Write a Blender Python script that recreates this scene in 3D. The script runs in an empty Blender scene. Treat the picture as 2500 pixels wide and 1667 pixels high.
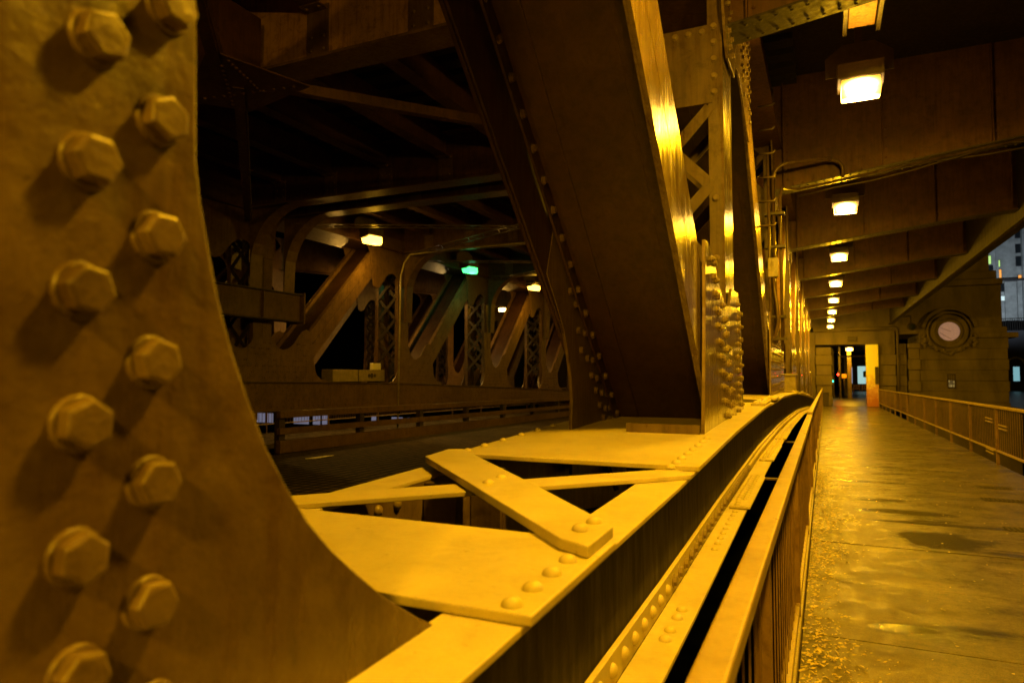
import bpy, bmesh, math, random
from mathutils import Vector, Matrix
random.seed(7)
R = math.radians
sc = bpy.context.scene
col = sc.collection

# ---------------------------------------------------------------- camera
YAW, PITCH = R(24.65), R(2.70)
cam = bpy.data.cameras.new('camera')
cam.lens = 24.0; cam.sensor_width = 36.0
cam.clip_start = 0.02; cam.clip_end = 2000
cam.dof.use_dof = True; cam.dof.focus_distance = 4.4; cam.dof.aperture_fstop = 3.5
camo = bpy.data.objects.new('camera', cam); col.objects.link(camo)
camo.location = (0, 0, 1.6)
camo.rotation_euler = (R(90) + PITCH, 0, YAW)
sc.camera = camo

# ---------------------------------------------------------------- world: night sky
w = bpy.data.worlds.new('World'); sc.world = w; w.use_nodes = True
nt = w.node_tree; bg = nt.nodes['Background']
sky = nt.nodes.new('ShaderNodeTexSky'); sky.sky_type = 'NISHITA'; sky.sun_disc = False
sky.sun_elevation = R(-4); sky.sun_rotation = R(200)
nt.links.new(sky.outputs[0], bg.inputs[0]); bg.inputs[1].default_value = 0.004
sc.view_settings.view_transform = 'Standard'; sc.view_settings.look = 'None'
sc.view_settings.exposure = 0.0; sc.view_settings.gamma = 1.0
try:
    sc.cycles.max_bounces = 6; sc.cycles.diffuse_bounces = 3; sc.cycles.glossy_bounces = 3
    sc.cycles.sample_clamp_indirect = 3.0
    sc.cycles.use_light_tree = True
except Exception: pass

SODIUM = (1.0, 0.485, 0.004)
LAMPW = 208.0

# ---------------------------------------------------------------- profiles
def interp(y, t):
    if y <= t[0][0]: return t[0][1]
    for (a, va), (b, vb) in zip(t, t[1:]):
        if y <= b: return va + (vb - va) * (y - a) / (b - a)
    return t[-1][1]
CHT = [(-8, .98), (0, 1.14), (1.1, 1.157), (2.6, 1.191), (4.2, 1.250), (6.5, 1.30), (9.3, 1.302), (12, 1.262), (16, 1.178), (24.6, .87), (33, .52), (46, .05)]
def CH(y): return interp(y, CHT)
def CHF(y): return interp(y, CHT) + .16
ST = [(10, 0), (44, -.36), (100, -.36)]
def S(y): return interp(y, ST)

# ---------------------------------------------------------------- materials
def mat_base(name):
    m = bpy.data.materials.new(name); m.use_nodes = True
    return m, m.node_tree, m.node_tree.nodes['Principled BSDF']
def N(nt, t, **k):
    n = nt.nodes.new(t)
    for a, v in k.items(): setattr(n, a, v)
    return n
def noise(nt, co, scale, detail=6, rough=.6, dist=0):
    n = N(nt, 'ShaderNodeTexNoise'); n.inputs['Scale'].default_value = scale
    n.inputs['Detail'].default_value = detail; n.inputs['Roughness'].default_value = rough
    n.inputs['Distortion'].default_value = dist
    nt.links.new(co, n.inputs['Vector']); return n.outputs['Fac']
def ramp(nt, fac, stops):
    r = N(nt, 'ShaderNodeValToRGB'); e = r.color_ramp.elements
    while len(e) < len(stops): e.new(.5)
    for el, (p, c) in zip(e, stops):
        el.position = p; el.color = tuple(c) + (1,) if len(c) == 3 else c
    nt.links.new(fac, r.inputs[0]); return r.outputs[0]
def mapped(nt, sc3=(1, 1, 1)):
    g = N(nt, 'ShaderNodeNewGeometry'); mp = N(nt, 'ShaderNodeMapping')
    mp.inputs['Scale'].default_value = sc3
    nt.links.new(g.outputs['Position'], mp.inputs['Vector']); return mp.outputs[0]
def bump(nt, b, h, strength, dist, prev=None):
    bp = N(nt, 'ShaderNodeBump'); bp.inputs['Strength'].default_value = strength
    bp.inputs['Distance'].default_value = dist
    nt.links.new(h, bp.inputs['Height'])
    if prev: nt.links.new(prev, bp.inputs['Normal'])
    nt.links.new(bp.outputs[0], b.inputs['Normal']); return bp.outputs[0]
def g(v): return (v, v, v)

def steel(name, a, b2, c, rl=.28, rh=.55, lump=.004, streak=True, scale=1.0, spec=.5, fleck=None, grime=.85):
    m, nt, b = mat_base(name)
    co = mapped(nt)
    n1 = noise(nt, co, 2.3 * scale, 8, .62, .4)
    colr = ramp(nt, n1, [(.30, a), (.52, b2), (.72, c)])
    # rust freckles
    n2 = noise(nt, co, 34 * scale, 5, .7)
    mx = N(nt, 'ShaderNodeMix', data_type='RGBA')
    rr = ramp(nt, n2, [(.64, g(0)), (.72, g(1))])
    nt.links.new(rr, mx.inputs[0]); nt.links.new(colr, mx.inputs[6])
    mx.inputs[7].default_value = (fleck or (a[0] * .55, a[1] * .5, a[2] * .5)) + (1,)
    gr = N(nt, 'ShaderNodeMix', data_type='RGBA', blend_type='MULTIPLY'); gr.inputs[0].default_value = grime
    ng = noise(nt, co, 8.5, 9, .72, .7)
    nt.links.new(mx.outputs[2], gr.inputs[6]); nt.links.new(ramp(nt, ng, [(.36, (.50, .44, .38)), (.50, g(.92)), (.66, g(1.08))]), gr.inputs[7])
    gr2 = N(nt, 'ShaderNodeMix', data_type='RGBA', blend_type='MULTIPLY'); gr2.inputs[0].default_value = grime
    ns = noise(nt, mapped(nt, (16, 16, .9)), 1.6, 5, .65)
    nt.links.new(gr.outputs[2], gr2.inputs[6]); nt.links.new(ramp(nt, ns, [(.36, (.66, .58, .5)), (.52, g(1))]), gr2.inputs[7])
    nt.links.new((gr2 if streak else gr).outputs[2], b.inputs['Base Color'])
    cs = mapped(nt, (9, 9, 1.2)) if streak else co
    n3 = noise(nt, cs, 3.0, 6, .6)
    rg = ramp(nt, n3, [(.32, g(rl)), (.68, g(rh))])
    nt.links.new(rg, b.inputs['Roughness'])
    b.inputs['Specular IOR Level'].default_value = spec
    n4 = noise(nt, co, 26, 6, .65)
    p = bump(nt, b, n4, .55, lump)
    n5 = noise(nt, co, 160, 3, .6)
    bump(nt, b, n5, .35, lump * .35, p)
    return m
M = {}
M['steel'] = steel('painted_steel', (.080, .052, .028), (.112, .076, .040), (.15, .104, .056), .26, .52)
M['top'] = steel('painted_steel_lit_top', (.38, .32, .19), (.46, .39, .23), (.50, .425, .25), .40, .66, .003, False, fleck=(.28, .21, .10), grime=.22)  # lighter copy of the steel: lamp light on upward faces put into the colour
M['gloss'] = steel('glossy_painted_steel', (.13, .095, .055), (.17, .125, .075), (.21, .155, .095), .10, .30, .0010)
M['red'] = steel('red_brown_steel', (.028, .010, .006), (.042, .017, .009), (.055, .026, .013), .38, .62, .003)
M['dark'] = steel('dark_steel', (.025, .017, .010), (.04, .027, .016), (.06, .04, .024), .4, .7, .004)  # plain dark steel; also carries painted shade under the bracket beams
M['ceil'] = steel('dark_red_steel', (.058, .022, .009), (.085, .034, .015), (.11, .048, .022), .45, .75, .004)  # darker red-brown for the overhead members
M['shade'] = steel('shade_black_steel', (.012, .007, .005), (.018, .011, .007), (.028, .018, .011), .5, .8, .004)  # near black: shade under overhangs and roof put into the colour
M['black'] = steel('black_timber', (.012, .009, .007), (.018, .013, .010), (.026, .018, .013), .7, .9, .004)
M['rust'] = steel('rusted_plate', (.30, .15, .06), (.42, .24, .11), (.20, .09, .04), .4, .7, .006, False, 6)
M['rail'] = steel('rail_paint', (.27, .20, .11), (.34, .255, .14), (.38, .29, .165), .26, .48, .002, False, 2, fleck=(.17, .08, .035), grime=.45)
M['brown'] = steel('brown_far_steel', (.10, .058, .028), (.135, .08, .04), (.17, .105, .055), .3, .55, .004)
M['beam'] = steel('beam_lamplit_tone', (.34, .19, .08), (.42, .24, .11), (.48, .29, .14), .4, .6, .003)  # lightened tone: lamp light on the nearest road beam put into the colour
M['thick'] = steel('thick_blistered_paint', (.060, .036, .018), (.098, .064, .033), (.14, .096, .05), .2, .48, .0055, True, 1.6, grime=.6)
M['bar'] = steel('rail_bar_paint', (.17, .10, .05), (.21, .13, .065), (.25, .16, .085), .3, .5, .002, False, 2)
M['bolt'] = steel('bolt_paint', (.15, .11, .06), (.19, .14, .075), (.23, .17, .095), .35, .55, .0008, False, 3)
M['dim'] = steel('dull_bolt_paint', (.08, .05, .028), (.11, .07, .04), (.14, .09, .05), .35, .6, .001, False, 3)
M['bolt_thick'] = steel('thick_bolt_paint', (.085, .056, .030), (.12, .082, .043), (.16, .11, .06), .24, .5, .007, False, 1.3)
M['pipe'] = steel('galvanised_pipe', (.30, .27, .21), (.36, .32, .25), (.42, .37, .3), .25, .45, .001)

def concrete():
    m, nt, b = mat_base('wet_concrete')
    co = mapped(nt)
    n1 = noise(nt, mapped(nt, (.8, 1.2, 1)), 1.6, 10, .7, .4)
    n2 = noise(nt, co, 170, 4, .8)
    n2b = noise(nt, co, 22, 6, .75)
    c = ramp(nt, n1, [(.34, (.050, .038, .022)), (.5, (.115, .090, .052)), (.64, (.19, .150, .090))])
    mx = N(nt, 'ShaderNodeMix', data_type='RGBA', blend_type='MULTIPLY'); mx.inputs[0].default_value = 1
    nt.links.new(c, mx.inputs[6]); nt.links.new(ramp(nt, n2, [(.38, g(.35)), (.60, g(1.2))]), mx.inputs[7])
    mxb = N(nt, 'ShaderNodeMix', data_type='RGBA', blend_type='MULTIPLY'); mxb.inputs[0].default_value = 1
    nt.links.new(mx.outputs[2], mxb.inputs[6]); nt.links.new(ramp(nt, n2b, [(.35, g(.7)), (.6, g(1.1))]), mxb.inputs[7])
    # standing puddles: few, long across the walkway
    n3 = noise(nt, mapped(nt, (.55, 1.5, 1)), 1.05, 6, .5, .3)
    pud = ramp(nt, n3, [(.62, g(0)), (.67, g(1))])
    gm = N(nt, 'ShaderNodeNewGeometry')
    nw = N(nt, 'ShaderNodeTexNoise'); nw.inputs['Scale'].default_value = 3.5; nw.inputs['Detail'].default_value = 5
    nt.links.new(gm.outputs['Position'], nw.inputs['Vector'])
    for (px, py, rx, ry) in ((.98, 7.72, .42, .40), (.80, 9.15, .55, .16), (1.1, 8.55, .8, .10), (.55, 11.6, .5, .12), (1.9, 6.6, .35, .12), (2.1, 4.1, .5, .3)):
        mp = N(nt, 'ShaderNodeMapping', vector_type='TEXTURE'); nt.links.new(gm.outputs['Position'], mp.inputs['Vector'])
        mp.inputs['Location'].default_value = (px, py, 0); mp.inputs['Scale'].default_value = (rx, ry, 50)
        ln = N(nt, 'ShaderNodeVectorMath', operation='LENGTH'); nt.links.new(mp.outputs[0], ln.inputs[0])
        ad = N(nt, 'ShaderNodeMath', operation='ADD'); nt.links.new(ln.outputs['Value'], ad.inputs[0]); nt.links.new(nw.outputs['Fac'], ad.inputs[1])
        mr = N(nt, 'ShaderNodeMapRange'); nt.links.new(ad.outputs[0], mr.inputs[0]); mr.inputs[1].default_value = 1.30; mr.inputs[2].default_value = 1.55; mr.inputs[3].default_value = 1; mr.inputs[4].default_value = 0
        mxm = N(nt, 'ShaderNodeMath', operation='MAXIMUM'); nt.links.new(pud, mxm.inputs[0]); nt.links.new(mr.outputs[0], mxm.inputs[1]); pud = mxm.outputs[0]
    # damp film, patchy
    n4 = noise(nt, mapped(nt, (1.0, 1.1, 1)), 3.6, 9, .78, .3)
    damp = ramp(nt, n4, [(.34, g(.35)), (.62, g(.95))])
    mx2 = N(nt, 'ShaderNodeMix', data_type='RGBA', blend_type='MULTIPLY')
    nt.links.new(pud, mx2.inputs[0]); nt.links.new(mxb.outputs[2], mx2.inputs[6]); mx2.inputs[7].default_value = (.22, .20, .16, 1)
    nt.links.new(mx2.outputs[2], b.inputs['Base Color'])
    b.inputs['Roughness'].default_value = .62; b.inputs['Specular IOR Level'].default_value = .3
    cw = N(nt, 'ShaderNodeMath', operation='MAXIMUM'); nt.links.new(damp, cw.inputs[0]); nt.links.new(pud, cw.inputs[1])
    nt.links.new(cw.outputs[0], b.inputs['Coat Weight']); b.inputs['Coat IOR'].default_value = 1.36
    rr = N(nt, 'ShaderNodeMapRange'); nt.links.new(pud, rr.inputs[0])
    rr.inputs[3].default_value = .20; rr.inputs[4].default_value = .05
    nt.links.new(rr.outputs[0], b.inputs['Coat Roughness'])
    st5 = N(nt, 'ShaderNodeMapRange'); nt.links.new(cw.outputs[0], st5.inputs[0]); st5.inputs[3].default_value = 1.0; st5.inputs[4].default_value = .17
    bp = N(nt, 'ShaderNodeBump'); bp.inputs['Distance'].default_value = .007
    nt.links.new(st5.outputs[0], bp.inputs['Strength']); nt.links.new(n2, bp.inputs['Height'])
    bp2 = N(nt, 'ShaderNodeBump'); bp2.inputs['Distance'].default_value = .012
    s6 = N(nt, 'ShaderNodeMapRange'); nt.links.new(pud, s6.inputs[0]); s6.inputs[3].default_value = .05; s6.inputs[4].default_value = .02
    nt.links.new(s6.outputs[0], bp2.inputs['Strength'])
    nt.links.new(n2b, bp2.inputs['Height']); nt.links.new(bp.outputs[0], bp2.inputs['Normal'])
    nt.links.new(bp2.outputs[0], b.inputs['Normal']); nt.links.new(bp2.outputs[0], b.inputs['Coat Normal'])
    return m
M['concrete'] = concrete()
def stone():
    m, nt, b = mat_base('old_limestone')
    co = mapped(nt)
    n1 = noise(nt, mapped(nt, (1, 1, .35)), 1.3, 9, .65, .4)
    c = ramp(nt, n1, [(.3, (.06, .047, .030)), (.5, (.11, .088, .056)), (.7, (.16, .128, .082))])
    nt.links.new(c, b.inputs['Base Color']); b.inputs['Roughness'].default_value = .8
    bump(nt, b, noise(nt, co, 12, 7, .7), .7, .02)
    return m
M['stone'] = stone()
def grating():
    m, nt, b = mat_base('steel_grating')
    co = mapped(nt, (1, 1, 1))
    br = N(nt, 'ShaderNodeTexVoronoi', feature='F1'); br.inputs['Scale'].default_value = 5.5; br.inputs['Randomness'].default_value = .12
    nt.links.new(co, br.inputs['Vector'])
    c = ramp(nt, br.outputs['Distance'], [(.22, (.006, .004, .002)), (.45, (.035, .025, .014)), (.6, (.12, .085, .048))])
    nt.links.new(c, b.inputs['Base Color']); b.inputs['Roughness'].default_value = .75; b.inputs['Specular IOR Level'].default_value = .08
    bump(nt, b, br.outputs['Distance'], 1.0, .03)
    return m
M['grating'] = grating()
def plain(name, c, rough=.5, emit=None, es=1, metal=0, n=0):
    m, nt, b = mat_base(name)
    b.inputs['Base Color'].default_value = tuple(c) + (1,); b.inputs['Roughness'].default_value = rough; b.inputs['Metallic'].default_value = metal
    if n:
        f = noise(nt, mapped(nt), n, 7, .65)
        nt.links.new(ramp(nt, f, [(.3, tuple(x * .6 for x in c)), (.7, tuple(min(1, x * 1.15) for x in c))]), b.inputs['Base Color'])
        bump(nt, b, f, .4, .004)
    if emit:
        b.inputs['Emission Color'].default_value = tuple(emit) + (1,); b.inputs['Emission Strength'].default_value = es
    return m
M['lens'] = plain('sodium_lens', (.8, .7, .5), .3, (1, .66, .26), 40)
def lens_mat():
    m, nt, b = mat_base('sodium_lens_glass')
    tc = N(nt, 'ShaderNodeTexCoord'); mp = N(nt, 'ShaderNodeMapping'); nt.links.new(tc.outputs['Generated'], mp.inputs['Vector'])
    mp.inputs['Location'].default_value = (-.5, -.5, -.45)
    ln = N(nt, 'ShaderNodeVectorMath', operation='LENGTH'); nt.links.new(mp.outputs[0], ln.inputs[0])
    c = ramp(nt, ln.outputs['Value'], [(.48, (1, .70, .26)), (.68, (1, .50, .05))])
    st = N(nt, 'ShaderNodeMapRange'); nt.links.new(ln.outputs['Value'], st.inputs[0])
    st.inputs[1].default_value = .48; st.inputs[2].default_value = .74; st.inputs[3].default_value = 36; st.inputs[4].default_value = 1.3
    nt.links.new(c, b.inputs['Emission Color']); nt.links.new(st.outputs[0], b.inputs['Emission Strength'])
    return m
M['lens'] = lens_mat()
M['lens_road'] = plain('amber_lens', (.8, .7, .5), .3, (1, .50, .06), 8)
M['lens_green'] = plain('green_lens', (.5, .8, .6), .3, (.05, 1, .17), 4)
M['lens_white'] = plain('pale_lens', (.8, .8, .8), .3, (1, .85, .55), 10)
M['lens_small'] = plain('small_lens', (.8, .7, .5), .3, (1, .6, .15), 12)
M['housing'] = plain('lamp_housing', (.10, .075, .05), .5, n=14)
M['water'] = plain('river_water', (.006, .008, .010), .08)
M['leaf'] = plain('fallen_leaf', (.55, .42, .15), .45, n=25)
M['glass_dark'] = plain('dark_glass', (.02, .025, .03), .05)
M['cabinet'] = plain('cabinet_paint', (.27, .22, .12), .45, n=9)
M['paper'] = plain('white_paper', (.75, .72, .62), .6)
M['win_gold'] = plain('lit_window_gold', (.6, .45, .15), .3, (.75, .42, .05), .16)
M['win_white'] = plain('lit_window_white', (.6, .7, .7), .3, (.62, .80, .82), .75)
M['win_blue'] = plain('lit_window_blue', (.4, .6, .7), .3, (.25, .55, .62), .7)
M['win_green'] = plain('lit_window_green', (.4, .7, .3), .3, (.55, .9, .22), .8)
M['win_amber'] = plain('lit_window_amber', (.7, .4, .1), .3, (1, .36, .06), .9)
M['win_lilac'] = plain('lit_window_lilac', (.5, .5, .6), .3, (.34, .33, .46), .38)
M['facade'] = plain('pale_concrete_facade', (.42, .45, .46), .8, n=1.2)
M['facade_dark'] = plain('dark_facade', (.035, .035, .045), .7, n=.8)
M['red_light'] = plain('red_signal', (.5, .02, .01), .3, (1, .03, .01), 16)
M['green_light'] = plain('green_signal', (.02, .4, .3), .3, (.03, .9, .55), 5)
M['yellow_sign'] = plain('amber_sign', (.65, .36, .08), .5, n=6)
M['barrier'] = plain('barrier_paint', (.75, .42, .12), .5, n=8)
M['asphalt'] = plain('asphalt', (.05, .046, .042), .35, n=30)

def pane_mat():
    m, nt, b = mat_base('frosted_round_pane')
    f = noise(nt, mapped(nt), 9, 6, .6)
    nt.links.new(ramp(nt, f, [(.3, (.30, .21, .19)), (.7, (.45, .33, .30))]), b.inputs['Base Color'])
    b.inputs['Emission Color'].default_value = (.62, .37, .28, 1); b.inputs['Emission Strength'].default_value = .26
    b.inputs['Roughness'].default_value = .35
    return m
M['pane'] = pane_mat()
def pillar_mat():
    m, nt, b = mat_base('flaking_yellow_paint')
    f = noise(nt, mapped(nt), 5, 9, .7, .3)
    gg = N(nt, 'ShaderNodeNewGeometry'); sp = N(nt, 'ShaderNodeSeparateXYZ'); nt.links.new(gg.outputs['Position'], sp.inputs[0])
    md = N(nt, 'ShaderNodeMath', operation='MULTIPLY_ADD'); nt.links.new(sp.outputs['Z'], md.inputs[0]); md.inputs[1].default_value = .28; 
    nt.links.new(f, md.inputs[2])
    c = ramp(nt, md.outputs[0], [(.50, (.42, .15, .07)), (.70, (.62, .36, .24)), (.92, (.85, .80, .25))])
    nt.links.new(c, b.inputs['Base Color']); b.inputs['Roughness'].default_value = .45
    return m
M['pillar'] = pillar_mat()

# ---------------------------------------------------------------- mesh builder
def perp(n):
    n = Vector(n).normalized()
    a = Vector((0, 0, 1)) if abs(n.z) < .9 else Vector((0, 1, 0))
    u = n.cross(a).normalized(); return n, u, n.cross(u).normalized()
class MB:
    def __init__(s): s.v = []; s.f = []; s.sm = []
    def add(s, vs, fs, smooth=False):
        o = len(s.v); s.v += [tuple(p) for p in vs]; s.f += [tuple(i + o for i in f) for f in fs]; s.sm += [smooth] * len(fs); return s
    def box(s, x0, x1, y0, y1, z0, z1):
        vs = [(x, y, z) for x in (x0, x1) for y in (y0, y1) for z in (z0, z1)]
        return s.add(vs, [(0, 1, 3, 2), (4, 6, 7, 5), (0, 4, 5, 1), (2, 3, 7, 6), (0, 2, 6, 4), (1, 5, 7, 3)])
    def bar(s, p, q, w, h, wd=None):
        p = Vector(p); q = Vector(q); d = (q - p).normalized()
        if wd is None: wd = d.cross(Vector((0, 0, 1))); 
        wd = Vector(wd); wd = (wd - d * wd.dot(d)).normalized(); hd = d.cross(wd)
        a = wd * w / 2; b = hd * h / 2
        vs = [p - a - b, p + a - b, p + a + b, p - a + b, q - a - b, q + a - b, q + a + b, q - a + b]
        return s.add(vs, [(0, 3, 2, 1), (4, 5, 6, 7), (0, 1, 5, 4), (1, 2, 6, 5), (2, 3, 7, 6), (3, 0, 4, 7)])
    def prism(s, poly, fn, t0, t1):     # poly: 2-D points, fn(a, b, t) -> 3-D
        n = len(poly)
        vs = [fn(a, b, t0) for a, b in poly] + [fn(a, b, t1) for a, b in poly]
        fs = [tuple(range(n))[::-1], tuple(range(n, 2 * n))] + [(i, (i + 1) % n, n + (i + 1) % n, n + i) for i in range(n)]
        return s.add(vs, fs)
    def lathe(s, c, n, prof, seg=10, smooth=True, cap=True):
        n, u, v = perp(n); c = Vector(c); vs = []
        for r, h in prof:
            for i in range(seg):
                a = 2 * math.pi * i / seg; vs.append(c + n * h + (u * math.cos(a) + v * math.sin(a)) * r)
        fs = []
        for k in range(len(prof) - 1):
            for i in range(seg):
                j = (i + 1) % seg; fs.append((k * seg + i, k * seg + j, (k + 1) * seg + j, (k + 1) * seg + i))
        s.add(vs, fs, smooth)
        if cap: s.add([vs[(len(prof) - 1) * seg + i] for i in range(seg)], [tuple(range(seg))], smooth)
        return s
    def dome(s, c, n, r, seg=8):
        return s.lathe(c, n, [(r, 0), (r * .92, r * .32), (r * .66, r * .6), (r * .25, r * .76)], seg)
    def tube(s, pts, r, seg=8):
        pts = [Vector(p) for p in pts]; rings = []
        u = None
        for i, p in enumerate(pts):
            d = (pts[min(i + 1, len(pts) - 1)] - pts[max(i - 1, 0)]).normalized()
            if u is None: _, u, _ = perp(d)
            u = (u - d * u.dot(d)).normalized(); v = d.cross(u)
            rings += [p + (u * math.cos(2 * math.pi * k / seg) + v * math.sin(2 * math.pi * k / seg)) * r for k in range(seg)]
        fs = []
        for i in range(len(pts) - 1):
            for k in range(seg):
                j = (k + 1) % seg; fs.append((i * seg + k, i * seg + j, (i + 1) * seg + j, (i + 1) * seg + k))
        fs.append(tuple(range(seg))[::-1]); fs.append(tuple(range((len(pts) - 1) * seg, len(pts) * seg)))
        return s.add(rings, fs, True)
    def strip(s, ys, x0, x1, zf, t):    # plate following a profile
        vs = []
        for y in ys:
            z = zf(y); vs += [(x0, y, z - t), (x1, y, z - t), (x1, y, z), (x0, y, z)]
        fs = [(0, 3, 2, 1)]
        n = len(ys)
        for i in range(n - 1):
            a, b = 4 * i, 4 * i + 4
            fs += [(a, a + 1, b + 1, b), (a + 1, a + 2, b + 2, b + 1), (a + 2, a + 3, b + 3, b + 2), (a + 3, a, b, b + 3)]
        e = 4 * (n - 1); fs.append((e, e + 1, e + 2, e + 3))
        return s.add(vs, fs)
def frange(a, b, st):
    n = max(1, round((b - a) / st)); return [a + (b - a) * i / n for i in range(n + 1)]

def tag(o, label=None, cat=None, group=None, kind=None):
    if label: o['label'] = label
    if cat: o['category'] = cat
    if group: o['group'] = group
    if kind: o['kind'] = kind
    return o
def thing(name, label, cat, loc=(0, 0, 0), group=None):
    o = bpy.data.objects.new(name, None); col.objects.link(o); o.location = loc; o.empty_display_size = .2
    return tag(o, label, cat, group)
def link(name, mb, mat, parent=None, bevel=0, label=None, kind=None):
    me = bpy.data.meshes.new(name)
    L = Vector((0, 0, 0)); p = parent
    while p is not None: L += Vector(p.location); p = p.parent
    me.from_pydata([tuple(Vector(v) - L) for v in mb.v], [], mb.f)
    me.polygons.foreach_set('use_smooth', mb.sm)
    bm = bmesh.new(); bm.from_mesh(me); bmesh.ops.recalc_face_normals(bm, faces=bm.faces[:]); bm.to_mesh(me); bm.free()
    me.materials.append(M[mat] if isinstance(mat, str) else mat)
    o = bpy.data.objects.new(name, me); col.objects.link(o)
    if parent is not None: o.parent = parent
    if bevel:
        b = o.modifiers.new('bevel', 'BEVEL'); b.width = bevel; b.segments = 2; b.limit_method = 'ANGLE'; b.angle_limit = R(40)
    return tag(o, label, None, None, kind)

# shared fastener meshes
def mesh_of(name, mb, mat):
    me = bpy.data.meshes.new(name); me.from_pydata(mb.v, [], mb.f); me.polygons.foreach_set('use_smooth', mb.sm)
    bm = bmesh.new(); bm.from_mesh(me); bmesh.ops.recalc_face_normals(bm, faces=bm.faces[:]); bm.to_mesh(me); bm.free()
    me.materials.append(M[mat]); return me
def hexbolt(mb, c, n, r, rot=0., hh=.78, fine=False):
    n, u, v = perp(n); c = Vector(c)
    mb.lathe(c, n, [(r * 1.12, 0), (r * 1.10, r * .13), (r * 1.02, r * .18)] if fine else [(r * 1.28, 0), (r * 1.26, r * .17), (r * 1.16, r * .22)], 18 if fine else 10)
    vs = []
    prof = [(r, r * .2), (r, r * (hh - .05)), (r * .93, r * hh), (r * .80, r * (hh + .05))]
    for rr, h in prof:
        for i in range(6):
            a = rot + math.pi / 3 * i; vs.append(c + n * h + (u * math.cos(a) + v * math.sin(a)) * rr)
    fs = []
    for k in range(3):
        for i in range(6):
            j = (i + 1) % 6; fs.append((k * 6 + i, k * 6 + j, k * 6 + 6 + j, k * 6 + 6 + i))
    fs.append(tuple(range(18, 24))); mb.add(vs, fs)
    return mb
def bolt_mesh(r, fine=False, stud=0, hh=.78):
    mb = MB(); hexbolt(mb, (0, 0, 0), (1, 0, 0), r, hh=hh, fine=fine)
    if stud: mb.lathe((0, 0, 0), (1, 0, 0), [(r * .5, r * hh), (r * .5, r * (hh + stud)), (r * .42, r * (hh + .06 + stud))], 8)
    return mesh_of('bolt', mb, 'bolt')
BOLT_FG = bolt_mesh(.0250, True, hh=.82); BOLT_FG.materials[0] = M['bolt_thick']; BOLT = bolt_mesh(.021); BOLT_STUD = bolt_mesh(.0190, stud=.45, hh=.85); BOLT_NUT = bolt_mesh(.0195, hh=1.0); BOLT_DIM = bolt_mesh(.021, hh=.9); BOLT_DIM.materials[0] = M['dim']
RIV = mesh_of('rivet', MB().dome((0, 0, 0), (0, 0, 1), .0215, 14), 'top')
def fast(me, name, pos, normal, parent, spin=0., bevel=0):
    o = bpy.data.objects.new(name, me); col.objects.link(o)
    base = Vector((1, 0, 0)) if name == 'bolt' else Vector((0, 0, 1))
    q = base.rotation_difference(Vector(normal))
    q = q @ Vector(base).to_track_quat('X', 'Z').__class__(base, spin)
    o.rotation_mode = 'QUATERNION'; o.rotation_quaternion = q
    L = Vector((0, 0, 0)); p = parent
    while p is not None: L += Vector(p.location); p = p.parent
    o.location = Vector(pos) - L; o.parent = parent
    if bevel:
        b = o.modifiers.new('bevel', 'BEVEL'); b.width = bevel; b.segments = 3; b.limit_method = 'ANGLE'; b.angle_limit = R(25)
    return o

XR, XL = -.64, -1.42          # planes of the near truss
XE0, XE1 = -.49, -1.62        # edges of its bottom chord
FR, FL = -10.5, -11.28        # planes of the far truss
NODE = [.30 + 5.15 * k for k in range(-1, 9)]   # NODE[1]=.30, NODE[2]=5.45, NODE[3]=10.6 ...
ORD = ['nearest', 'second', 'third', 'fourth', 'fifth', 'sixth', 'seventh', 'eighth', 'ninth', 'tenth']

# ================================================================ setting
w_ = MB().box(-400, 400, -60, 600, -7.4, -7.0); tag(link('water', w_, 'water'), kind='structure')

# pavement slabs with open joints
mb = MB(); y = -6.0
ys = [-6.0]
while ys[-1] < 45.0: ys.append(ys[-1] + 1.305 + random.uniform(-.02, .02))
off = 5.955 - min(ys, key=lambda q: abs(q - 5.955)); ys = [q + off for q in ys]
for a, b in zip(ys, ys[1:]):
    dz = random.uniform(-.003, .003)
    sub = frange(a + .006, b - .006, .65)
    mb.strip(sub, -.16, 2.86, lambda q: S(q) + dz, .10)
pv = link('pavement', mb, 'concrete', bevel=.004); tag(pv, kind='structure')
mb = MB().strip(frange(-6.4, 46, 2), -.20, 2.90, lambda q: S(q) - .06, .12)
tag(link('pavement_base', mb, 'dark'), kind='structure')
mb = MB().strip(frange(-6.4, 45.9, 1.5), -.235, -.165, lambda q: S(q) + .055, .2)
tag(link('kerb', mb, 'cabinet', bevel=.006), kind='structure')
# road: open steel grating deck
mb = MB().strip(frange(-8, 46, 2), -9.95, -1.75, lambda q: S(q) + .0, .12)
tag(link('roadway', mb, 'grating'), kind='structure')
mb = MB().strip(frange(-8, 46, 2), -14.2, -11.7, lambda q: S(q) + .0, .12)
tag(link('far_pavement', mb, 'concrete'), kind='structure')
# street beyond the bridge
mb = MB().box(-60, 30, 46.0, 100, -.6, -.38); tag(link('street', mb, 'asphalt'), kind='structure')

# drains in the walkway
for k, (x, y, wd, n) in enumerate([(1.95, 11.72, .40, 9), (1.80, 10.55, .62, 13), (1.66, 8.6, .55, 11)]):
    t = thing('drain_grate', ['small slotted drain set in the wet walkway, the farthest of three', 'widest slotted drain in the wet walkway, middle of three', 'slotted drain in the wet walkway beside the right rail, nearest of three'][k], 'drain', (x, y, S(y)))
    fr = MB(); z = S(y) + .004
    for a in range(n):
        fr.box(x + a * wd / n, x + a * wd / n + .022, y - .11, y + .11, z, z + .007)
    link('bars', fr, 'dark', t)
    link('pan', MB().box(x - .01, x + wd, y - .12, y + .12, S(y) - .02, z - .001), 'black', t)

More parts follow.
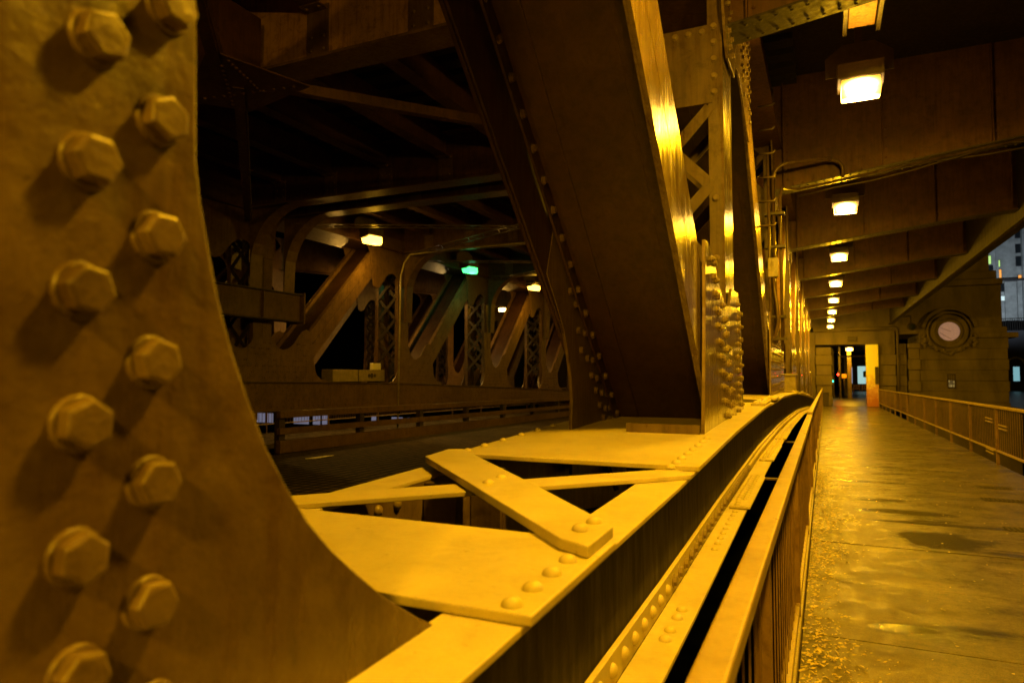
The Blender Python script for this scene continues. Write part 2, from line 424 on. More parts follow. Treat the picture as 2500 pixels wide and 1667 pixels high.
# fallen leaves along the kerb
mb = MB()
def leafq(x, y, s):
    a = random.uniform(0, 6.28); z = S(y) + .004 + random.uniform(0, .012); t = random.uniform(-.5, .5)
    c, sn = math.cos(a), math.sin(a); l = s; wq = s * random.uniform(.3, .55)
    P = [(-l, 0, 0), (-l * .2, -wq, t * s * .4), (l, 0, random.uniform(0, .4) * s), (-l * .1, wq, t * s * .3 + .3 * s)]
    mb.add([(x + p * c - q * sn, y + p * sn + q * c, z + r) for p, q, r in P], [(0, 1, 2), (0, 2, 3)])
for _ in range(5200):
    y = 1.2 + 11.5 * random.random() ** 1.3; cl = .5 + .5 * math.sin(y * 3.1 + 1.3 * math.sin(y * 1.7))
    x = -.155 + abs(random.gauss(0, .10 + .09 * cl)) 
    if random.random() < .35 + .65 * cl: leafq(x, y, random.uniform(.007, .021))
for _ in range(240):
    y = random.uniform(1.5, 14); leafq(random.uniform(-.1, 2.6), y, random.uniform(.006, .016))
tag(link('fallen_leaves', mb, 'leaf'), kind='stuff'); bpy.data.objects['fallen_leaves']['label'] = 'small yellow leaves and litter drifted along the kerb of the walkway'
bpy.data.objects['fallen_leaves']['category'] = 'leaves'

# ================================================================ bottom chords
def chord(name, label, e0, e1, pr, pl, zf, y0, y1, near):
    t = thing(name, label, 'bridge girder', ((e0 + e1) / 2, 0, 0))
    ys = frange(y0, y1, .5); s = 1 if e0 > e1 else -1
    lo = lambda q: zf(q) - (.44 if near else .60)
    x0, x1 = max(e0, e1), min(e0, e1)
    # web plates
    for nm, x in (('web_plate', pr + .06), ('web_plate', pl - .06)):
        m = MB(); vs = []
        dl = .35 if (near and x < -1) else 0
        for q in ys: vs += [(x - .008, q, lo(q) - dl), (x + .008, q, lo(q) - dl), (x + .008, q, zf(q) - .016), (x - .008, q, zf(q) - .016)]
        fs = []
        for i in range(len(ys) - 1):
            a, b = 4 * i, 4 * i + 4
            fs += [(a, a + 1, b + 1, b), (a + 1, a + 2, b + 2, b + 1), (a + 2, a + 3, b + 3, b + 2), (a + 3, a, b, b + 3)]
        m.add(vs, fs)
        if not near:
            for q in frange(y0, y1, .16):
                for dz in (.07, .53): m.dome((x + .008, q, zf(q) - dz), (1, 0, 0), .017, 5)
                if (q % 2.2) < .8:
                    for dz in (.19, .40): m.dome((x + .008, q, zf(q) - dz), (1, 0, 0), .017, 5)
        link(nm, m, 'shade' if near and x > -1 else ('steel' if near else 'brown'), t)  # outer near web painted near black for the shade below the flange
    return t, ys, lo

t, ys, lo = chord('bottom_chord', 'near riveted box girder whose lit yellow top carries plates and crossed flat bars', XE0, XE1, XR, XL, CH, -7.5, 44, True)
near_chord = t
# top flange strips (continuous)
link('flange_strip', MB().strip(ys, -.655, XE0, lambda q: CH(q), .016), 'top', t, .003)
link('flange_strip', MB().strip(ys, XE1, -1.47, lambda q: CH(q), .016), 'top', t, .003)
# cover plates and lacing
def cover(a, b, th=.022):
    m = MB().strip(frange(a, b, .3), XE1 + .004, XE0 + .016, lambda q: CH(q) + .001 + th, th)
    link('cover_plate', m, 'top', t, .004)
cover(1.115, 1.645, .020)
riv = []
zt = lambda x, y, th: (x, y, CH(y) + .001 + th)
for px in [(-.527, 1.150), (-.527, 1.245), (-.526, 1.345), (-.527, 1.445)]: riv.append(zt(*px, .020))
for q in (1.18, 1.36, 1.55): riv.append(zt(-1.56, q, .020))
def lace(ya, yb, top_first=True):
    th = .026
    a = Vector((-1.56, yb, CH(yb) + .03)); b = Vector((-.575, ya, CH(ya) + .03))
    za = .001 + .012
    def flat(p, q, wd, zoff, th, cut):
        p = Vector(p); q = Vector(q); d = (q - p); d.z = 0; d.normalize(); n = Vector((-d.y, d.x, 0))
        pts = []
        L = (q - p).length
        for tt in (0, .5, 1):
            c = p.lerp(q, tt)
            pts.append(c)
        poly = [pts[0] - n * wd / 2 + d * 0, pts[2] - n * wd / 2, pts[2] + n * wd / 2, pts[0] + n * wd / 2]
        # chamfer the corners on the outer end
        poly = [p - n * wd / 2, q - n * wd / 2 - d * cut, q - n * (wd / 2 - cut), q + n * (wd / 2 - cut * .3), q + n * wd / 2 - d * cut * .4, p + n * wd / 2]
        lo_ = [(v.x, v.y, CH(v.y) + zoff) for v in poly]; hi = [(v.x, v.y, CH(v.y) + zoff + th) for v in poly]
        k = len(poly)
        return MB().add(lo_ + hi, [tuple(range(k))[::-1], tuple(range(k, 2 * k))] + [(i, (i + 1) % k, k + (i + 1) % k, k + i) for i in range(k)])
    lower = flat((-1.61, ya + .0, 0), (-.515, yb - .03, 0), .15, .001, .018, .02)
    dy = ya - 1.72
    up = [(-1.60, 2.575), (-.575, 1.52), (-.49, 1.475), (-.49, 1.675), (-.568, 1.765), (-.859, 2.092), (-1.55, 2.83), (-1.615, 2.80)]
    up = [(a, b + dy) for a, b in up]; k = len(up)
    upper = MB().add([(a, b, CH(b) + .0215) for a, b in up] + [(a, b, CH(b) + .050) for a, b in up], [tuple(range(k))[::-1], tuple(range(k, 2 * k))] + [(i, (i + 1) % k, k + (i + 1) % k, k + i) for i in range(k)])
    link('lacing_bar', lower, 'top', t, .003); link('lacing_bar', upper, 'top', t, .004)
    riv.extend([(-.553, ya - .115, CH(ya) + .048), (-.545, ya - .03, CH(ya) + .049)])
    riv.extend([(-1.05, ya + .375, CH(ya) + .056), (-1.055, ya + .485, CH(ya) + .057)])
lace(1.72, 2.78)
cover(2.86, 3.86); cover(3.86, 7.0)
# plate edge rivets of the second cover plate, right edge and left edge
for q in (2.78, 2.90, 3.02, 3.16, 3.30, 3.44, 3.58, 3.72): riv.append(zt(-.575, q, .0225))
for q in (2.72, 2.92, 3.10, 3.32, 3.56, 3.80, 4.05): riv.append(zt(-1.575, q, .0225))
lace(7.2, 8.26)
cover(8.35, 13.4)
for a in (13.6, 14.8, ): lace(a, a + 1.1)
cover(16.0, 18.2)
for a in (18.5, 19.6, 23.6, 24.7): lace(a, a + 1.05)
cover(20.8, 23.3); cover(25.9, 28.5)
for p in riv[:100]: fast(RIV, 'rivet', p, (0, 0, 1), t)
# splice plates with rivets on the far part of the flange
m = MB()
for yy in (6.3, 7.6, 13.6, 18.6, 23.8):
    m = MB().strip(frange(yy, yy + .62, .31), -.60, XE0 + .01, lambda q: CH(q) + .045, .022)
    for i in range(6):
        for xx in (-.575, -.525): m.dome((xx, yy + .06 + i * .10, CH(yy + .3) + .045), (0, 0, 1), .016, 6)
    link('splice_plate', m, 'top', t)
# inside: diaphragms, inner angle rivets, lower lacing
m = MB()
for q in (2.35, 2.75, 6.9, 7.9): link('diaphragm', MB().box(XL - .045, XL + .10, q, q + .06, lo(q), CH(q) - .02), 'steel', t)
link('diaphragm', MB().box(XR - .42, XR - .003, 3.90, 3.915, CH(3.9) - .42, CH(3.9) + .075), 'steel', t)
link('diaphragm', MB().box(XR - .35, XR - .33, 2.0, 3.3, lo(2.5), CH(2.5) - .25), 'steel', t)
m = MB()
for q in (1.92, 2.05, 2.17): m.dome((XL - .05, q, CH(q) - .07), (1, 0, 0), .022, 12)
for q in (2.0, 2.12, 2.24, 2.5, 2.65): m.dome((XL - .05, q, CH(q) - .30), (1, 0, 0), .022, 12)
link('inner_rivets', m, 'bolt', t)
m = MB()
for k in range(40):
    q = -6 + k * 1.2; m.bar((XL, q, lo(q) + .01), (XR, q + 1.1, lo(q + 1.1) + .01), .1, .012, (0, 1, 0))
link('bottom_lacing', m, 'dark', t)
# outer ledge: bottom angle on the outer side
LX = -.58
ledge = MB()
ledge.strip(ys, LX + .012, LX + .030, lambda q: lo(q) + .095, .095)
link('ledge_angle', ledge, 'top', t, .003)
link('ledge_flange', MB().strip(ys, LX + .031, -.432, lambda q: lo(q) + .004, .016), 'top', t, .003)
m = MB()
for (a, b) in ((4.2, 5.3), (6.2, 7.4), (8.2, 9.4)):
    link('ledge_splice', MB().strip(frange(a, b, .4), -.53, -.412, lambda q: lo(q) + .022, .016), 'top', t, .003)
k = 0; m = MB(); q = .55
while q < 40:
    p = (LX + .030, q, lo(q) + .050)
    if k < 50:
        o = fast(RIV if (q < 2.6) else BOLT, 'rivet' if q < 2.6 else 'bolt', p, (1, 0, 0), t)
    else: m.dome(p, (1, 0, 0), .021, 7)
    k += 1; q += .119 if q < 4.2 else .070
for a, b in ((2.235, 2.315), (2.435, 2.518)):
    for q in (a, b):
        for x in (-.485,): fast(RIV, 'rivet', (x, q, lo(q) + .004), (0, 0, 1), t)
q = 3.32
while q < 30:
    for x in ((-.487,) if q < 4.3 else (-.495, -.46)): m.dome((x, q + (0 if x < -.46 else .03), lo(q) + (.022 if 4.2 < q < 5.3 or 6.2 < q < 7.4 or 8.2 < q < 9.4 else .004)), (0, 0, 1), .017, 7)
    q += .10 if q < 4.2 else .075
    if 5.4 < q < 6.1: q = 6.2
link('ledge_rivets', m, 'top', t, kind='stuff')

t2, ysf, lof = chord('bottom_chord', 'far riveted box girder running beyond the roadway guard rail', FR + .15, FL - .2, FR, FL, CHF, 2, 44, False)
link('flange_strip', MB().strip(ysf, FR - .1, FR + .16, CHF, .02), 'steel', t2)
link('flange_strip', MB().strip(ysf, FL - .16, FL + .1, CHF, .02), 'steel', t2)
link('bottom_flange', MB().strip(ysf, FR - .02, FR + .16, lambda q: CHF(q) - .60, .02), 'steel', t2)

# top chords
def top_chord(label, a, b, y0, y1):
    t = thing('top_chord', label, 'bridge girder', ((a + b) / 2, 8, 4.9))
    link('side_plate', MB().box(a - .01, a + .01, y0, y1, 4.9, 5.75), 'ceil', t)
    link('side_plate', MB().box(b - .01, b + .01, y0, y1, 4.9, 5.75), 'ceil', t)
    link('bottom_plate', MB().box(min(a, b) - .12, max(a, b) + .12, y0, y1, 4.87, 4.90), 'ceil', t)
top_chord('dark upper girder over the near truss posts', XR, XL, -7, 44)
top_chord('dark upper girder over the far truss posts', FR, FL, 2, 44)

# ================================================================ truss members
# gusset outline relative to node centre (y) and chord top (z); diagonal leaves to the left (-y)
G = [(-1.53, -.30), (-1.52, .02), (-1.475, .30), (-1.43, .70), (-1.41, 1.10), (-1.30, 1.11), (-1.14, 1.07), (-.96, .97), (-.80, .885), (-.66, .83), (-.53, .80),
     (-.42, .795), (-.33, .82), (-.265, .88), (-.20, .95), (.20, .96), (.28, .90), (.36, .78), (.415, .62), (.43, .40), (.44, .20), (.50, .05), (.60, -.02), (.60, -.30)]
U = [(-1.36, 1.11), (-1.14, 1.07), (-.96, .97), (-.80, .885), (-.66, .83), (-.53, .80), (-.42, .795), (-.33, .82), (-.265, .88), (-.20, .95)]
GF = [(-2.0, -.30), (-2.0, .0), (-1.78, .03), (-1.64, .12), (-1.56, .26), (-1.52, .50), (-1.47, .80), (-1.42, 1.08), (-1.28, 1.13), (-1.12, 1.08), (-.98, .92), (-.86, .78), (-.72, .69), (-.58, .66), (-.45, .69),
      (-.34, .78), (-.28, .88), (-.26, .95), (.26, .95), (.27, .6), (.30, .35), (.38, .18), (.52, .06), (.75, .0), (.75, -.30)]
def gus_poly(left, right, far=False):
    if far:
        if left and right: return GF[:17] + [(-a, b) for a, b in GF[:17][::-1]]
        return GF if left else [(-a, b) for a, b in GF[::-1]]
    if left and right:
        L = [(-1.53, -.30), (-1.52, .02), (-1.475, .30), (-1.43, .70), (-1.41, 1.10)] + U[1:]
        return L + [(-a, b) for a, b in L[::-1]]
    return G if left else [(-a, b) for a, b in G[::-1]]
def build_gusset(k, xr, xl, zf, name, label, left, right, mats='gloss', riv=True, zbase=None, flip=False, group=None):
    yc = NODE[k]; z0 = (zf(yc) if zbase is None else zbase)
    t = thing(name, label, 'gusset plate', ((xr + xl) / 2, yc, z0), group)
    far_ = xr < -5
    P = gus_poly(left, right, far_)
    if flip: P = [(a, -b) for a, b in P[::-1]]
    for x, s in ((xr, 1), (xl, -1)):
        P2 = P
        if s == -1 and not far_ and k == 2 and not flip:
            P2 = [(-1.53, -.30), (-1.535, -.02), (-1.515, .16), (-1.54, .30), (-1.585, .43), (-1.66, .58), (-1.78, .72), (-1.93, .88), (-1.80, 1.22), (-1.55, 1.36), (-1.30, 1.11)] + P[6:]
        m = MB().prism(P2, lambda a, b, tt: (tt, yc + a, z0 + b), x, x + .02)
        if riv and s == 1:
            xo = x + s * .02
            xf = xo if s == 1 else x; nn = (1, 0, 0)
            for i in range(11):
                for j in range(8):
                    a = -1.35 + i * .18 + (.09 if j % 2 else 0); b = .06 + j * .105
                    if left and a < 0 and b > 1.02 + a * .25: continue
                    if not left and a < -.36: continue
                    if b > .74 and abs(abs(a) - .45) < .28: continue
                    if not right and a > .38: continue
                    if right and not left: pass
                    if random.random() < .12: continue
                    bb = -b if flip else b
                    m.dome((xf, yc + a, z0 + bb), nn, .018, 5)
            if right:
                for i in range(7):
                    for j in range(8):
                        a = .45 + i * .15; b = .08 + j * .11
                        if b > .74 and a < .8: continue
                        m.dome((xf, yc + a, z0 + (-b if flip else b)), nn, .018, 5)
        if far_ and s == 1 and not flip:
            for i in range(15):
                for j in range(7):
                    a = -1.4 + i * .2 + (.1 if j % 2 else 0); b = .08 + j * .12
                    if not right: continue
                    if (a < -.2 and not left) or a > 1.35: continue
                    if b > .5 and .3 < abs(a) < 1.0: continue
                    if random.random() < .25: continue
                    m.dome((x + .02, yc + a, z0 + b), (1, 0, 0), .018, 5); m.dome((x + .02, yc + a + .055, z0 + b), (1, 0, 0), .018, 5)
        link('plate', m, mats if (s == 1) else ('brown' if far_ else 'steel'), t, .003)
    return t
def member_flanges(t, p, q, xr, xl, wd, m_out, m_in, seam=.004, legs='steel'):
    """two flange plates (planes x=xr, x=xl) from p=(y,z) to q=(y,z), each made of two strips with a seam"""
    d = Vector((0, q[0] - p[0], q[1] - p[1])).normalized(); n = Vector((0, -d.z, d.y))
    for x, s in ((xr, 1), (xl, -1)):
        m = MB()
        for sg in (-1, 1):
            c = n * sg * (wd / 4 + seam / 2)
            m.bar(Vector((x - s * .002, p[0], p[1])) + c, Vector((x - s * .002, q[0], q[1])) + c, .02, wd / 2 - seam, (1, 0, 0))
        m.bar((x - s * .02, p[0], p[1]), (x - s * .02, q[0], q[1]), .014, wd - .02, (1, 0, 0))
        link('flange', m, m_out if s == 1 else m_in, t, .0025); m = MB()
        for sg in (-1, 1):
            c = n * sg * (wd / 2 - .008)
            m.bar(Vector((x - s * .055, p[0], p[1])) + c, Vector((x - s * .055, q[0], q[1])) + c, .09, .012, (1, 0, 0))
        if legs: link('flange_angles', m, legs, t, .0025)

def build_diagonal(k0, k1, xr, xl, zf, label, near, group):
    """from bottom node k1 up to top node k0"""
    yb, yt = NODE[k1], NODE[k0]; s = -1 if yt < yb else 1
    zb = zf(yb)
    p = (yb + s * .25, zb - .42); q = (yt - s * .2 , 5.62)
    if near and k1 == 2: p = (5.12, .915); q = (.50, 5.30)
    t = thing('truss_diagonal', label, 'bridge beam', ((xr + xl) / 2, p[0], p[1]), group)
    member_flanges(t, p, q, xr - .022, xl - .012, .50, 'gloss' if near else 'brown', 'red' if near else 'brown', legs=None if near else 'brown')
    d = Vector((0, q[0] - p[0], q[1] - p[1])).normalized(); n = Vector((0, -d.z, d.y))
    if n.z > 0: n = -n                        # towards the lower / outer face
    # web plate between the flanges, set back from the lower face
    c = n * -.12
    x0, x1 = xr - .035, xl + .035
    a = Vector((0, p[0], p[1])) + c; b = Vector((0, q[0], q[1])) + c
    if near: a += d * .22
    xm = (x0 + x1) / 2
    m = MB().bar(a + Vector((xm, 0, 0)), b + Vector((xm, 0, 0)), abs(x1 - x0), .014, (1, 0, 0))
    m.bar(a + Vector((x1 + .10, 0, 0)) + n * .012, b + Vector((x1 + .10, 0, 0)) + n * .012, .11, .012, (1, 0, 0))
    m.bar(a + Vector((x0 - .10, 0, 0)) + n * .012, b + Vector((x0 - .10, 0, 0)) + n * .012, .11, .012, (1, 0, 0))
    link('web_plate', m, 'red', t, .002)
    # angle leg riveted on the inner face of the far flange
    m = MB().bar(a + Vector((x1 + .012, 0, 0)) + n * .06, b + Vector((x1 + .012, 0, 0)) + n * .06, .014, .10, (1, 0, 0))
    link('web_angle', m, 'red', t, .002)
    if near and k1 == 2:
        L = (b - a).length
        for i in range(30):
            pos = a + d * (.12 + i * .192) + n * .066
            if pos.z > 4.9: break
            fast(BOLT_DIM, 'bolt', (x1 + .019, pos.y, pos.z), (1, 0, 0), t, random.random())
    return t
def build_post(k, xr, xl, zf, label, near, group):
    yc = NODE[k]; zb = zf(yc) - .35
    if near and k == 2: yc -= .02
    t = thing('truss_post', label, 'bridge post', ((xr + xl) / 2, yc, zb), group)
    member_flanges(t, (yc, zb), (yc, 5.7), xr - .022, xl + .022, .50, 'gloss' if near else 'brown', 'steel' if near else 'brown', legs='steel' if near else 'brown')
    # angles of the faces and lacing
    x0, x1 = xr - .11, xl + .11
    st = abs(x0 - x1) * 1.05
    f = yc - .235
    def face(f, s):
        m = MB()
        z = zf(yc) + .55; i = 0
        while z < 4.9:
            if not (near and k in (1, 2) and z > 3.3 and z < 4.3):
                m.bar((x0, f, z), (x1, f, z + st), .012, .085, (0, 1, 0))
                m.bar((x1, f - s * .010, z), (x0, f - s * .010, z + st), .012, .085, (0, 1, 0))
            elif m.v: link('lacing', m, 'steel' if near else 'dark', t); m = MB()
            z += st
        if m.v: link('lacing', m, 'steel' if near else 'dark', t)
    face(f, 1); face(yc + .235, -1)
    tp = MB().box(x1 - .02, x0 + .02, f - .02, f - .006, 3.62, 4.22)
    if near: link('tie_plate', tp, 'steel', t, .003)
    if near and k == 2:
        for z in (2.15, 2.45, 2.9, 3.7, 3.82, 3.95, 4.08, 4.2): fast(BOLT, 'bolt', (xr - .075, f - .02, z), (0, -1, 0), t, random.random())
        for x in (-1.3, -1.2, -1.1, -1.0, -.9, -.8): fast(BOLT, 'bolt', (x, f - .02, 4.17), (0, -1, 0), t, random.random())
    return t

# --- near truss, node 1 (foreground): gusset and post seen very close
FG = [(-1.6, -.35), (-1.6, 1.9), (-.9, 1.2), (-.42, .95), (-.2, 1.0), (-.2, 3.2), (.235, 3.2), (.238, .90), (.243, .70), (.250, .655), (.262, .605), (.278, .545), (.300, .485), (.325, .43),
      (.355, .37), (.392, .315), (.435, .26), (.485, .21), (.54, .165), (.60, .118), (.665, .075), (.72, .040), (.76, .018), (.80, -.02), (.80, -.35)]
t = thing('gusset_plate', 'huge blurred gusset plate filling the left edge, studded with two columns of hex bolts', 'gusset plate', (XR, NODE[1], 1.14))
link('plate', MB().prism(FG, lambda a, b, tt: (tt, .30 + a, 1.14 + b), XR, XR - .024), 'thick', t, .004)
link('plate', MB().prism(FG, lambda a, b, tt: (tt, .30 + a, 1.14 + b), XL, XL + .024), 'steel', t, .003)
import itertools
fgb = [(.437, 1.940), (.431, 1.812), (.428, 1.682), (.430, 1.551), (.430, 1.422), (.434, 1.309), (.518, 2.012), (.510, 1.880), (.508, 1.750), (.507, 1.613), (.510, 1.483), (.509, 1.355),
       (.437, 2.07), (.382, 2.02), (.44, 1.19), (.52, 1.24), (.36, 1.875), (.33, 1.19), (.20, 1.75), (.2, 1.62), (.2, 1.49)]
for i, (yy, zz) in enumerate(fgb[:16]): fast(BOLT_FG, 'bolt', (XR, yy * .962 + .002, 1.6 + (zz - 1.6) * .958), (1, 0, 0), t, random.random() * 1.05, .0036)
# nuts on the narrow flange edge of the post just behind the plate
build_post(1, XR - .03, XL, CH, 'post behind the huge foreground gusset plate at the left edge', True, 'truss posts')

# --- node 2
g2 = build_gusset(2, XR, XL, CH, 'gusset_plate', 'tall gusset plates full of big bolts at the foot of the broad leaning beam', True, False, 'gloss', False)
pts = []
zc = CH(5.45)
rows = [(1.03, [(-1.21, -1.13)]), (.86, [(-1.22,), (-1.06, -.98)])]
bl = []
for i in range(11):
    z_ = 1.02 - i * .098; a1 = -1.18 + .058 * i
    bl += [(a1, z_), (a1 + .10, z_ - .012)]
    if i > 1: bl.append((a1 + .34, z_ - .045))
    if i > 2: bl.append((a1 + .42, z_ - .03))
for i in range(9): bl += [(.12 + .03 * (i % 2), .86 - i * .103)] + ([(.32, .80 - i * .103)] if i < 8 else [])
for i, (a, b) in enumerate(bl[:72]): fast(BOLT_STUD if i % 3 == 0 else BOLT_NUT, 'bolt', (XR + .02, 5.45 + a, zc + b), (1, 0, 0), g2, random.random())
il = [(3.90, 2.10), (4.09, 2.13), (4.00, 2.03), (4.12, 1.99), (4.24, 1.97), (4.05, 1.87), (4.17, 1.86), (4.28, 1.85), (4.10, 1.75), (4.36, 1.76), (4.22, 1.70), (4.33, 1.69), (4.44, 1.66), (4.30, 1.59), (4.42, 1.57),
      (4.54, 1.58), (4.40, 1.49), (4.52, 1.47), (4.64, 1.46), (4.48, 1.39), (4.60, 1.36), (4.72, 1.36), (4.56, 1.30), (4.70, 1.28), (4.82, 1.28)]
il = [(a - .02, b + .0) for a, b in il]
for i, (a, b) in enumerate(il): fast(BOLT_DIM, 'bolt', (XL + .022, a, b), (1, 0, 0), g2, random.random())
build_diagonal(1, 2, XR, XL, CH, 'broad dark beam leaning left across the middle of the photo with one brightly gleaming edge', True, 'leaning truss beams')
build_post(2, XR, XL, CH, 'laced upright post with crossed bars right beside the broad leaning beam', True, 'truss posts')
def top_gusset(k, xr, xl, label, left, right, near, group=None):
    t = build_gusset(k, xr, xl, None, 'upper_gusset', label, left, right, 'gloss' if near else 'brown', False, zbase=4.93, flip=True, group=group)
    return t
tg = top_gusset(2, XR, XL, 'bright upper gusset plate covered in dark bolts at the top of the nearest laced post', False, True, True)
for j in range(9):
    for a in (-.16, .0, .70, .82, 1.20, 1.32):
        a2 = a + (.05 if j % 2 else 0); b = .10 + j * .105
        if a2 > .15 and b > .60 + .28 * a2: continue
        if a2 < .15 and j == 8: continue
        fast(BOLT_NUT, 'bolt', (XR + .02, 5.45 + a2, 4.93 - b), (1, 0, 0), tg, random.random())

# --- remaining near nodes
for k in range(3, 9):
    o = ORD[k - 2]
    left = (k == 3); right = True
    build_gusset(k, XR, XL, CH, 'gusset_plate', f'riveted gusset plates at the foot of the {o} laced post of the near truss', left, right, 'gloss', True, group='gusset plates of the near truss')
    build_post(k, XR, XL, CH, f'{o} laced upright post of the near truss, counted away from the camera', True, 'truss posts')
    if k > 3: top_gusset(k, XR, XL, f'upper gusset plates at the top of the {o} post of the near truss', True, False, True, 'upper gussets of the near truss')
    else: top_gusset(k, XR, XL, 'upper gusset plates at the top of the second post of the near truss', False, False or True, True, 'upper gussets of the near truss')
    if k < 8: build_diagonal(k + 1, k, XR, XL, CH, f'near truss beam leaning away from the camera between its {o} and {ORD[k-1]} posts', False, 'leaning truss beams')
build_diagonal(2, 3, XR, XL, CH, 'dark leaning beam with a gleaming edge, directly behind the nearest laced post', True, 'leaning truss beams')

# --- far truss
for k in range(2, 9):
    o = ORD[k - 2]
    build_gusset(k, FR, FL, CHF, 'gusset_plate', f'brown riveted gusset plates at the foot of the {o} far truss post across the road', k == 3, True, 'brown', False, group='gusset plates of the far truss')
    build_post(k, FR, FL, CHF, f'{o} brown upright post of the far truss across the road', False, 'far truss posts')
    if k > 2: top_gusset(k, FR, FL, f'brown gusset plates at the head of the {o} post of the far truss', True, False, False, 'upper gussets of the far truss')
    if k < 8: build_diagonal(k + 1, k, FR, FL, CHF, f'brown beam of the far truss sloping up from its {o} post', False, 'far truss beams')

for k in range(3, 9):
    o = ORD[k - 3]
    build_gusset(k, -14.9, -15.5, CHF, 'gusset_plate', f'dim gusset plates on the outermost truss seen through the far truss, {o} bay', False, True, 'brown', False, group='gusset plates of the outermost truss')
    build_post(k, -14.9, -15.5, CHF, f'dim upright post of the outermost truss behind the far walkway, {o} bay', False, 'outermost truss posts')
    if k > 3: top_gusset(k, -14.9, -15.5, f'dim head gusset on the outermost truss behind the far walkway, {o} bay', True, False, False, 'upper gussets of the outermost truss')
    if k < 8: build_diagonal(k + 1, k, -14.9, -15.5, CHF, f'dim sloping beam of the outermost truss behind the far walkway, {o} bay', False, 'outermost truss beams')
t3, ys3, lo3 = chord('bottom_chord', 'dim outermost girder behind the far walkway', -14.75, -15.7, -14.9, -15.5, CHF, 8, 44, False)
# centre lock strut on the far truss
t = thing('lock_strut', 'short horizontal brown box beam bolted across the nearest posts of the far truss', 'bridge beam', (-10.3, 10, 3))
link('beam', MB().box(-10.42, -10.20, 7.2, 11.35, 2.72, 3.26), 'brown', t, .005)
link('flange', MB().box(-10.46, -10.12, 7.2, 11.38, 3.262, 3.29), 'dark', t)
link('flange', MB().box(-10.46, -10.12, 7.2, 11.38, 2.69, 2.718), 'dark', t)
link('stiffener', MB().box(-10.198, -10.14, 10.25, 10.31, 2.73, 3.25), 'brown', t)
link('end_plate', MB().box(-10.46, -10.10, 11.36, 11.40, 2.66, 3.32), 'brown', t)

# ================================================================ floor beams over the road with knee brackets
def knee(side_x, s, y, t):
    # plate in XZ plane: curved inner edge; s=+1 means bracket grows to +x from side_x
    r = 1.15; P = [(0, 4.92), (0, 3.0), (.14, 3.0), (.16, 3.7)]
    for i in range(9):
        a = math.pi / 2 * i / 8
        P.append((.16 + r * (1 - math.cos(a)), 3.75 + r * math.sin(a)))
    P.append((.16 + r + .5, 4.92))
    m = MB().prism(P, lambda a, b, tt: (side_x + s * a, tt, b), y - .01, y + .01)
    link('knee_plate', m, 'brown', t)
    m = MB(); pp = P[2:-1]
    for (a0, b0), (a1, b1) in zip(pp, pp[1:]):
        m.bar((side_x + s * a0, y, b0), (side_x + s * a1, y, b1), .30, .016, (0, 1, 0))
    link('knee_flange', m, 'brown', t)
def floor_beam(y, label, k, z0=4.92):
    t = thing('floor_beam', label, 'bridge beam', (-6, y, 4.92), 'beams over the roadway')
    m = MB().box(FR, XL, y - .01, y + .01, z0, 5.74)
    for i in range(60 if k < 5 else 0):
        x = -10.2 + i * .15; m.dome((x, y - .011, z0 + .1), (0, -1, 0), .016, 5)
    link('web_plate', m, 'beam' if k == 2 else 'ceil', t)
    m = MB().box(FR, XL, y - .19, y + .19, z0 - .03, z0 - .002)
    link('bottom_flange', m, 'brown', t)
    link('top_flange', MB().box(FR, XL, y - .19, y + .19, 5.742, 5.77), 'ceil', t)
    m = MB()
    for x in [-2.2, -3.45, -4.7, -5.95, -7.2, -8.45, -9.7]:
        m.box(x - .14, x + .14, y - .024, y - .011, z0 + .05, 5.4)
        m.box(x - .13, x + .13, y - .16, y - .024, 5.34, 5.352)
        if k < 5:
            for dx in (-.08, .08):
                for z in (z0 + .14, z0 + .28): m.dome((x + dx, y - .025, z), (0, -1, 0), .022, 8)
                m.dome((x + dx, y - .10, 5.338), (0, 0, -1), .022, 8)
    link('clip_plates', m, 'brown', t)
    knee(FR + .02, 1, y, t)
    if k != 2: knee(XL - .02, -1, y, t)
floor_beam(NODE[2], 'lit floor beam over the road at the top left, with stringer clips and shiny bolts', 2, 4.79)
floor_beam(NODE[3] - .4, 'floor beam over the road with a curved knee bracket, nearer of the close pair', 3)
floor_beam(NODE[3] + .55, 'floor beam over the road with a curved knee bracket, farther of the close pair', 3)
for k in range(4, 9):
    floor_beam(NODE[k], f'curved-knee floor beam over the road at the {ORD[k-2]} post of the far truss', k)
# stringers and timber deck over the road
for i, x in enumerate([-2.2, -3.45, -4.7, -5.95, -7.2, -8.45, -9.7]):
    t = thing('stringer', f'dark lengthwise stringer high above the road, {ORD[i]} from the near truss', 'bridge beam', (x, 5, 5.35), 'stringers above the road')
    link('web_plate', MB().box(x - .008, x + .008, -6, 44, 5.37, 5.8), 'ceil', t)
    link('bottom_flange', MB().box(x - .11, x + .11, -6, 44, 5.354, 5.369), 'ceil', t)
m = MB()
for i in range(120):
    y = -6 + i * .42; m.box(-11.6, -.3, y, y + .24, 5.82, 6.0)
link('railway_ties', m, 'black'); tag(bpy.data.objects['railway_ties'], 'dark timber ties of the upper deck closing off the view above the road', 'timber deck', kind='stuff')
tag(link('upper_deck', MB().box(-12, 3.4, -7, 46, 6.02, 6.1), 'black'), kind='structure')

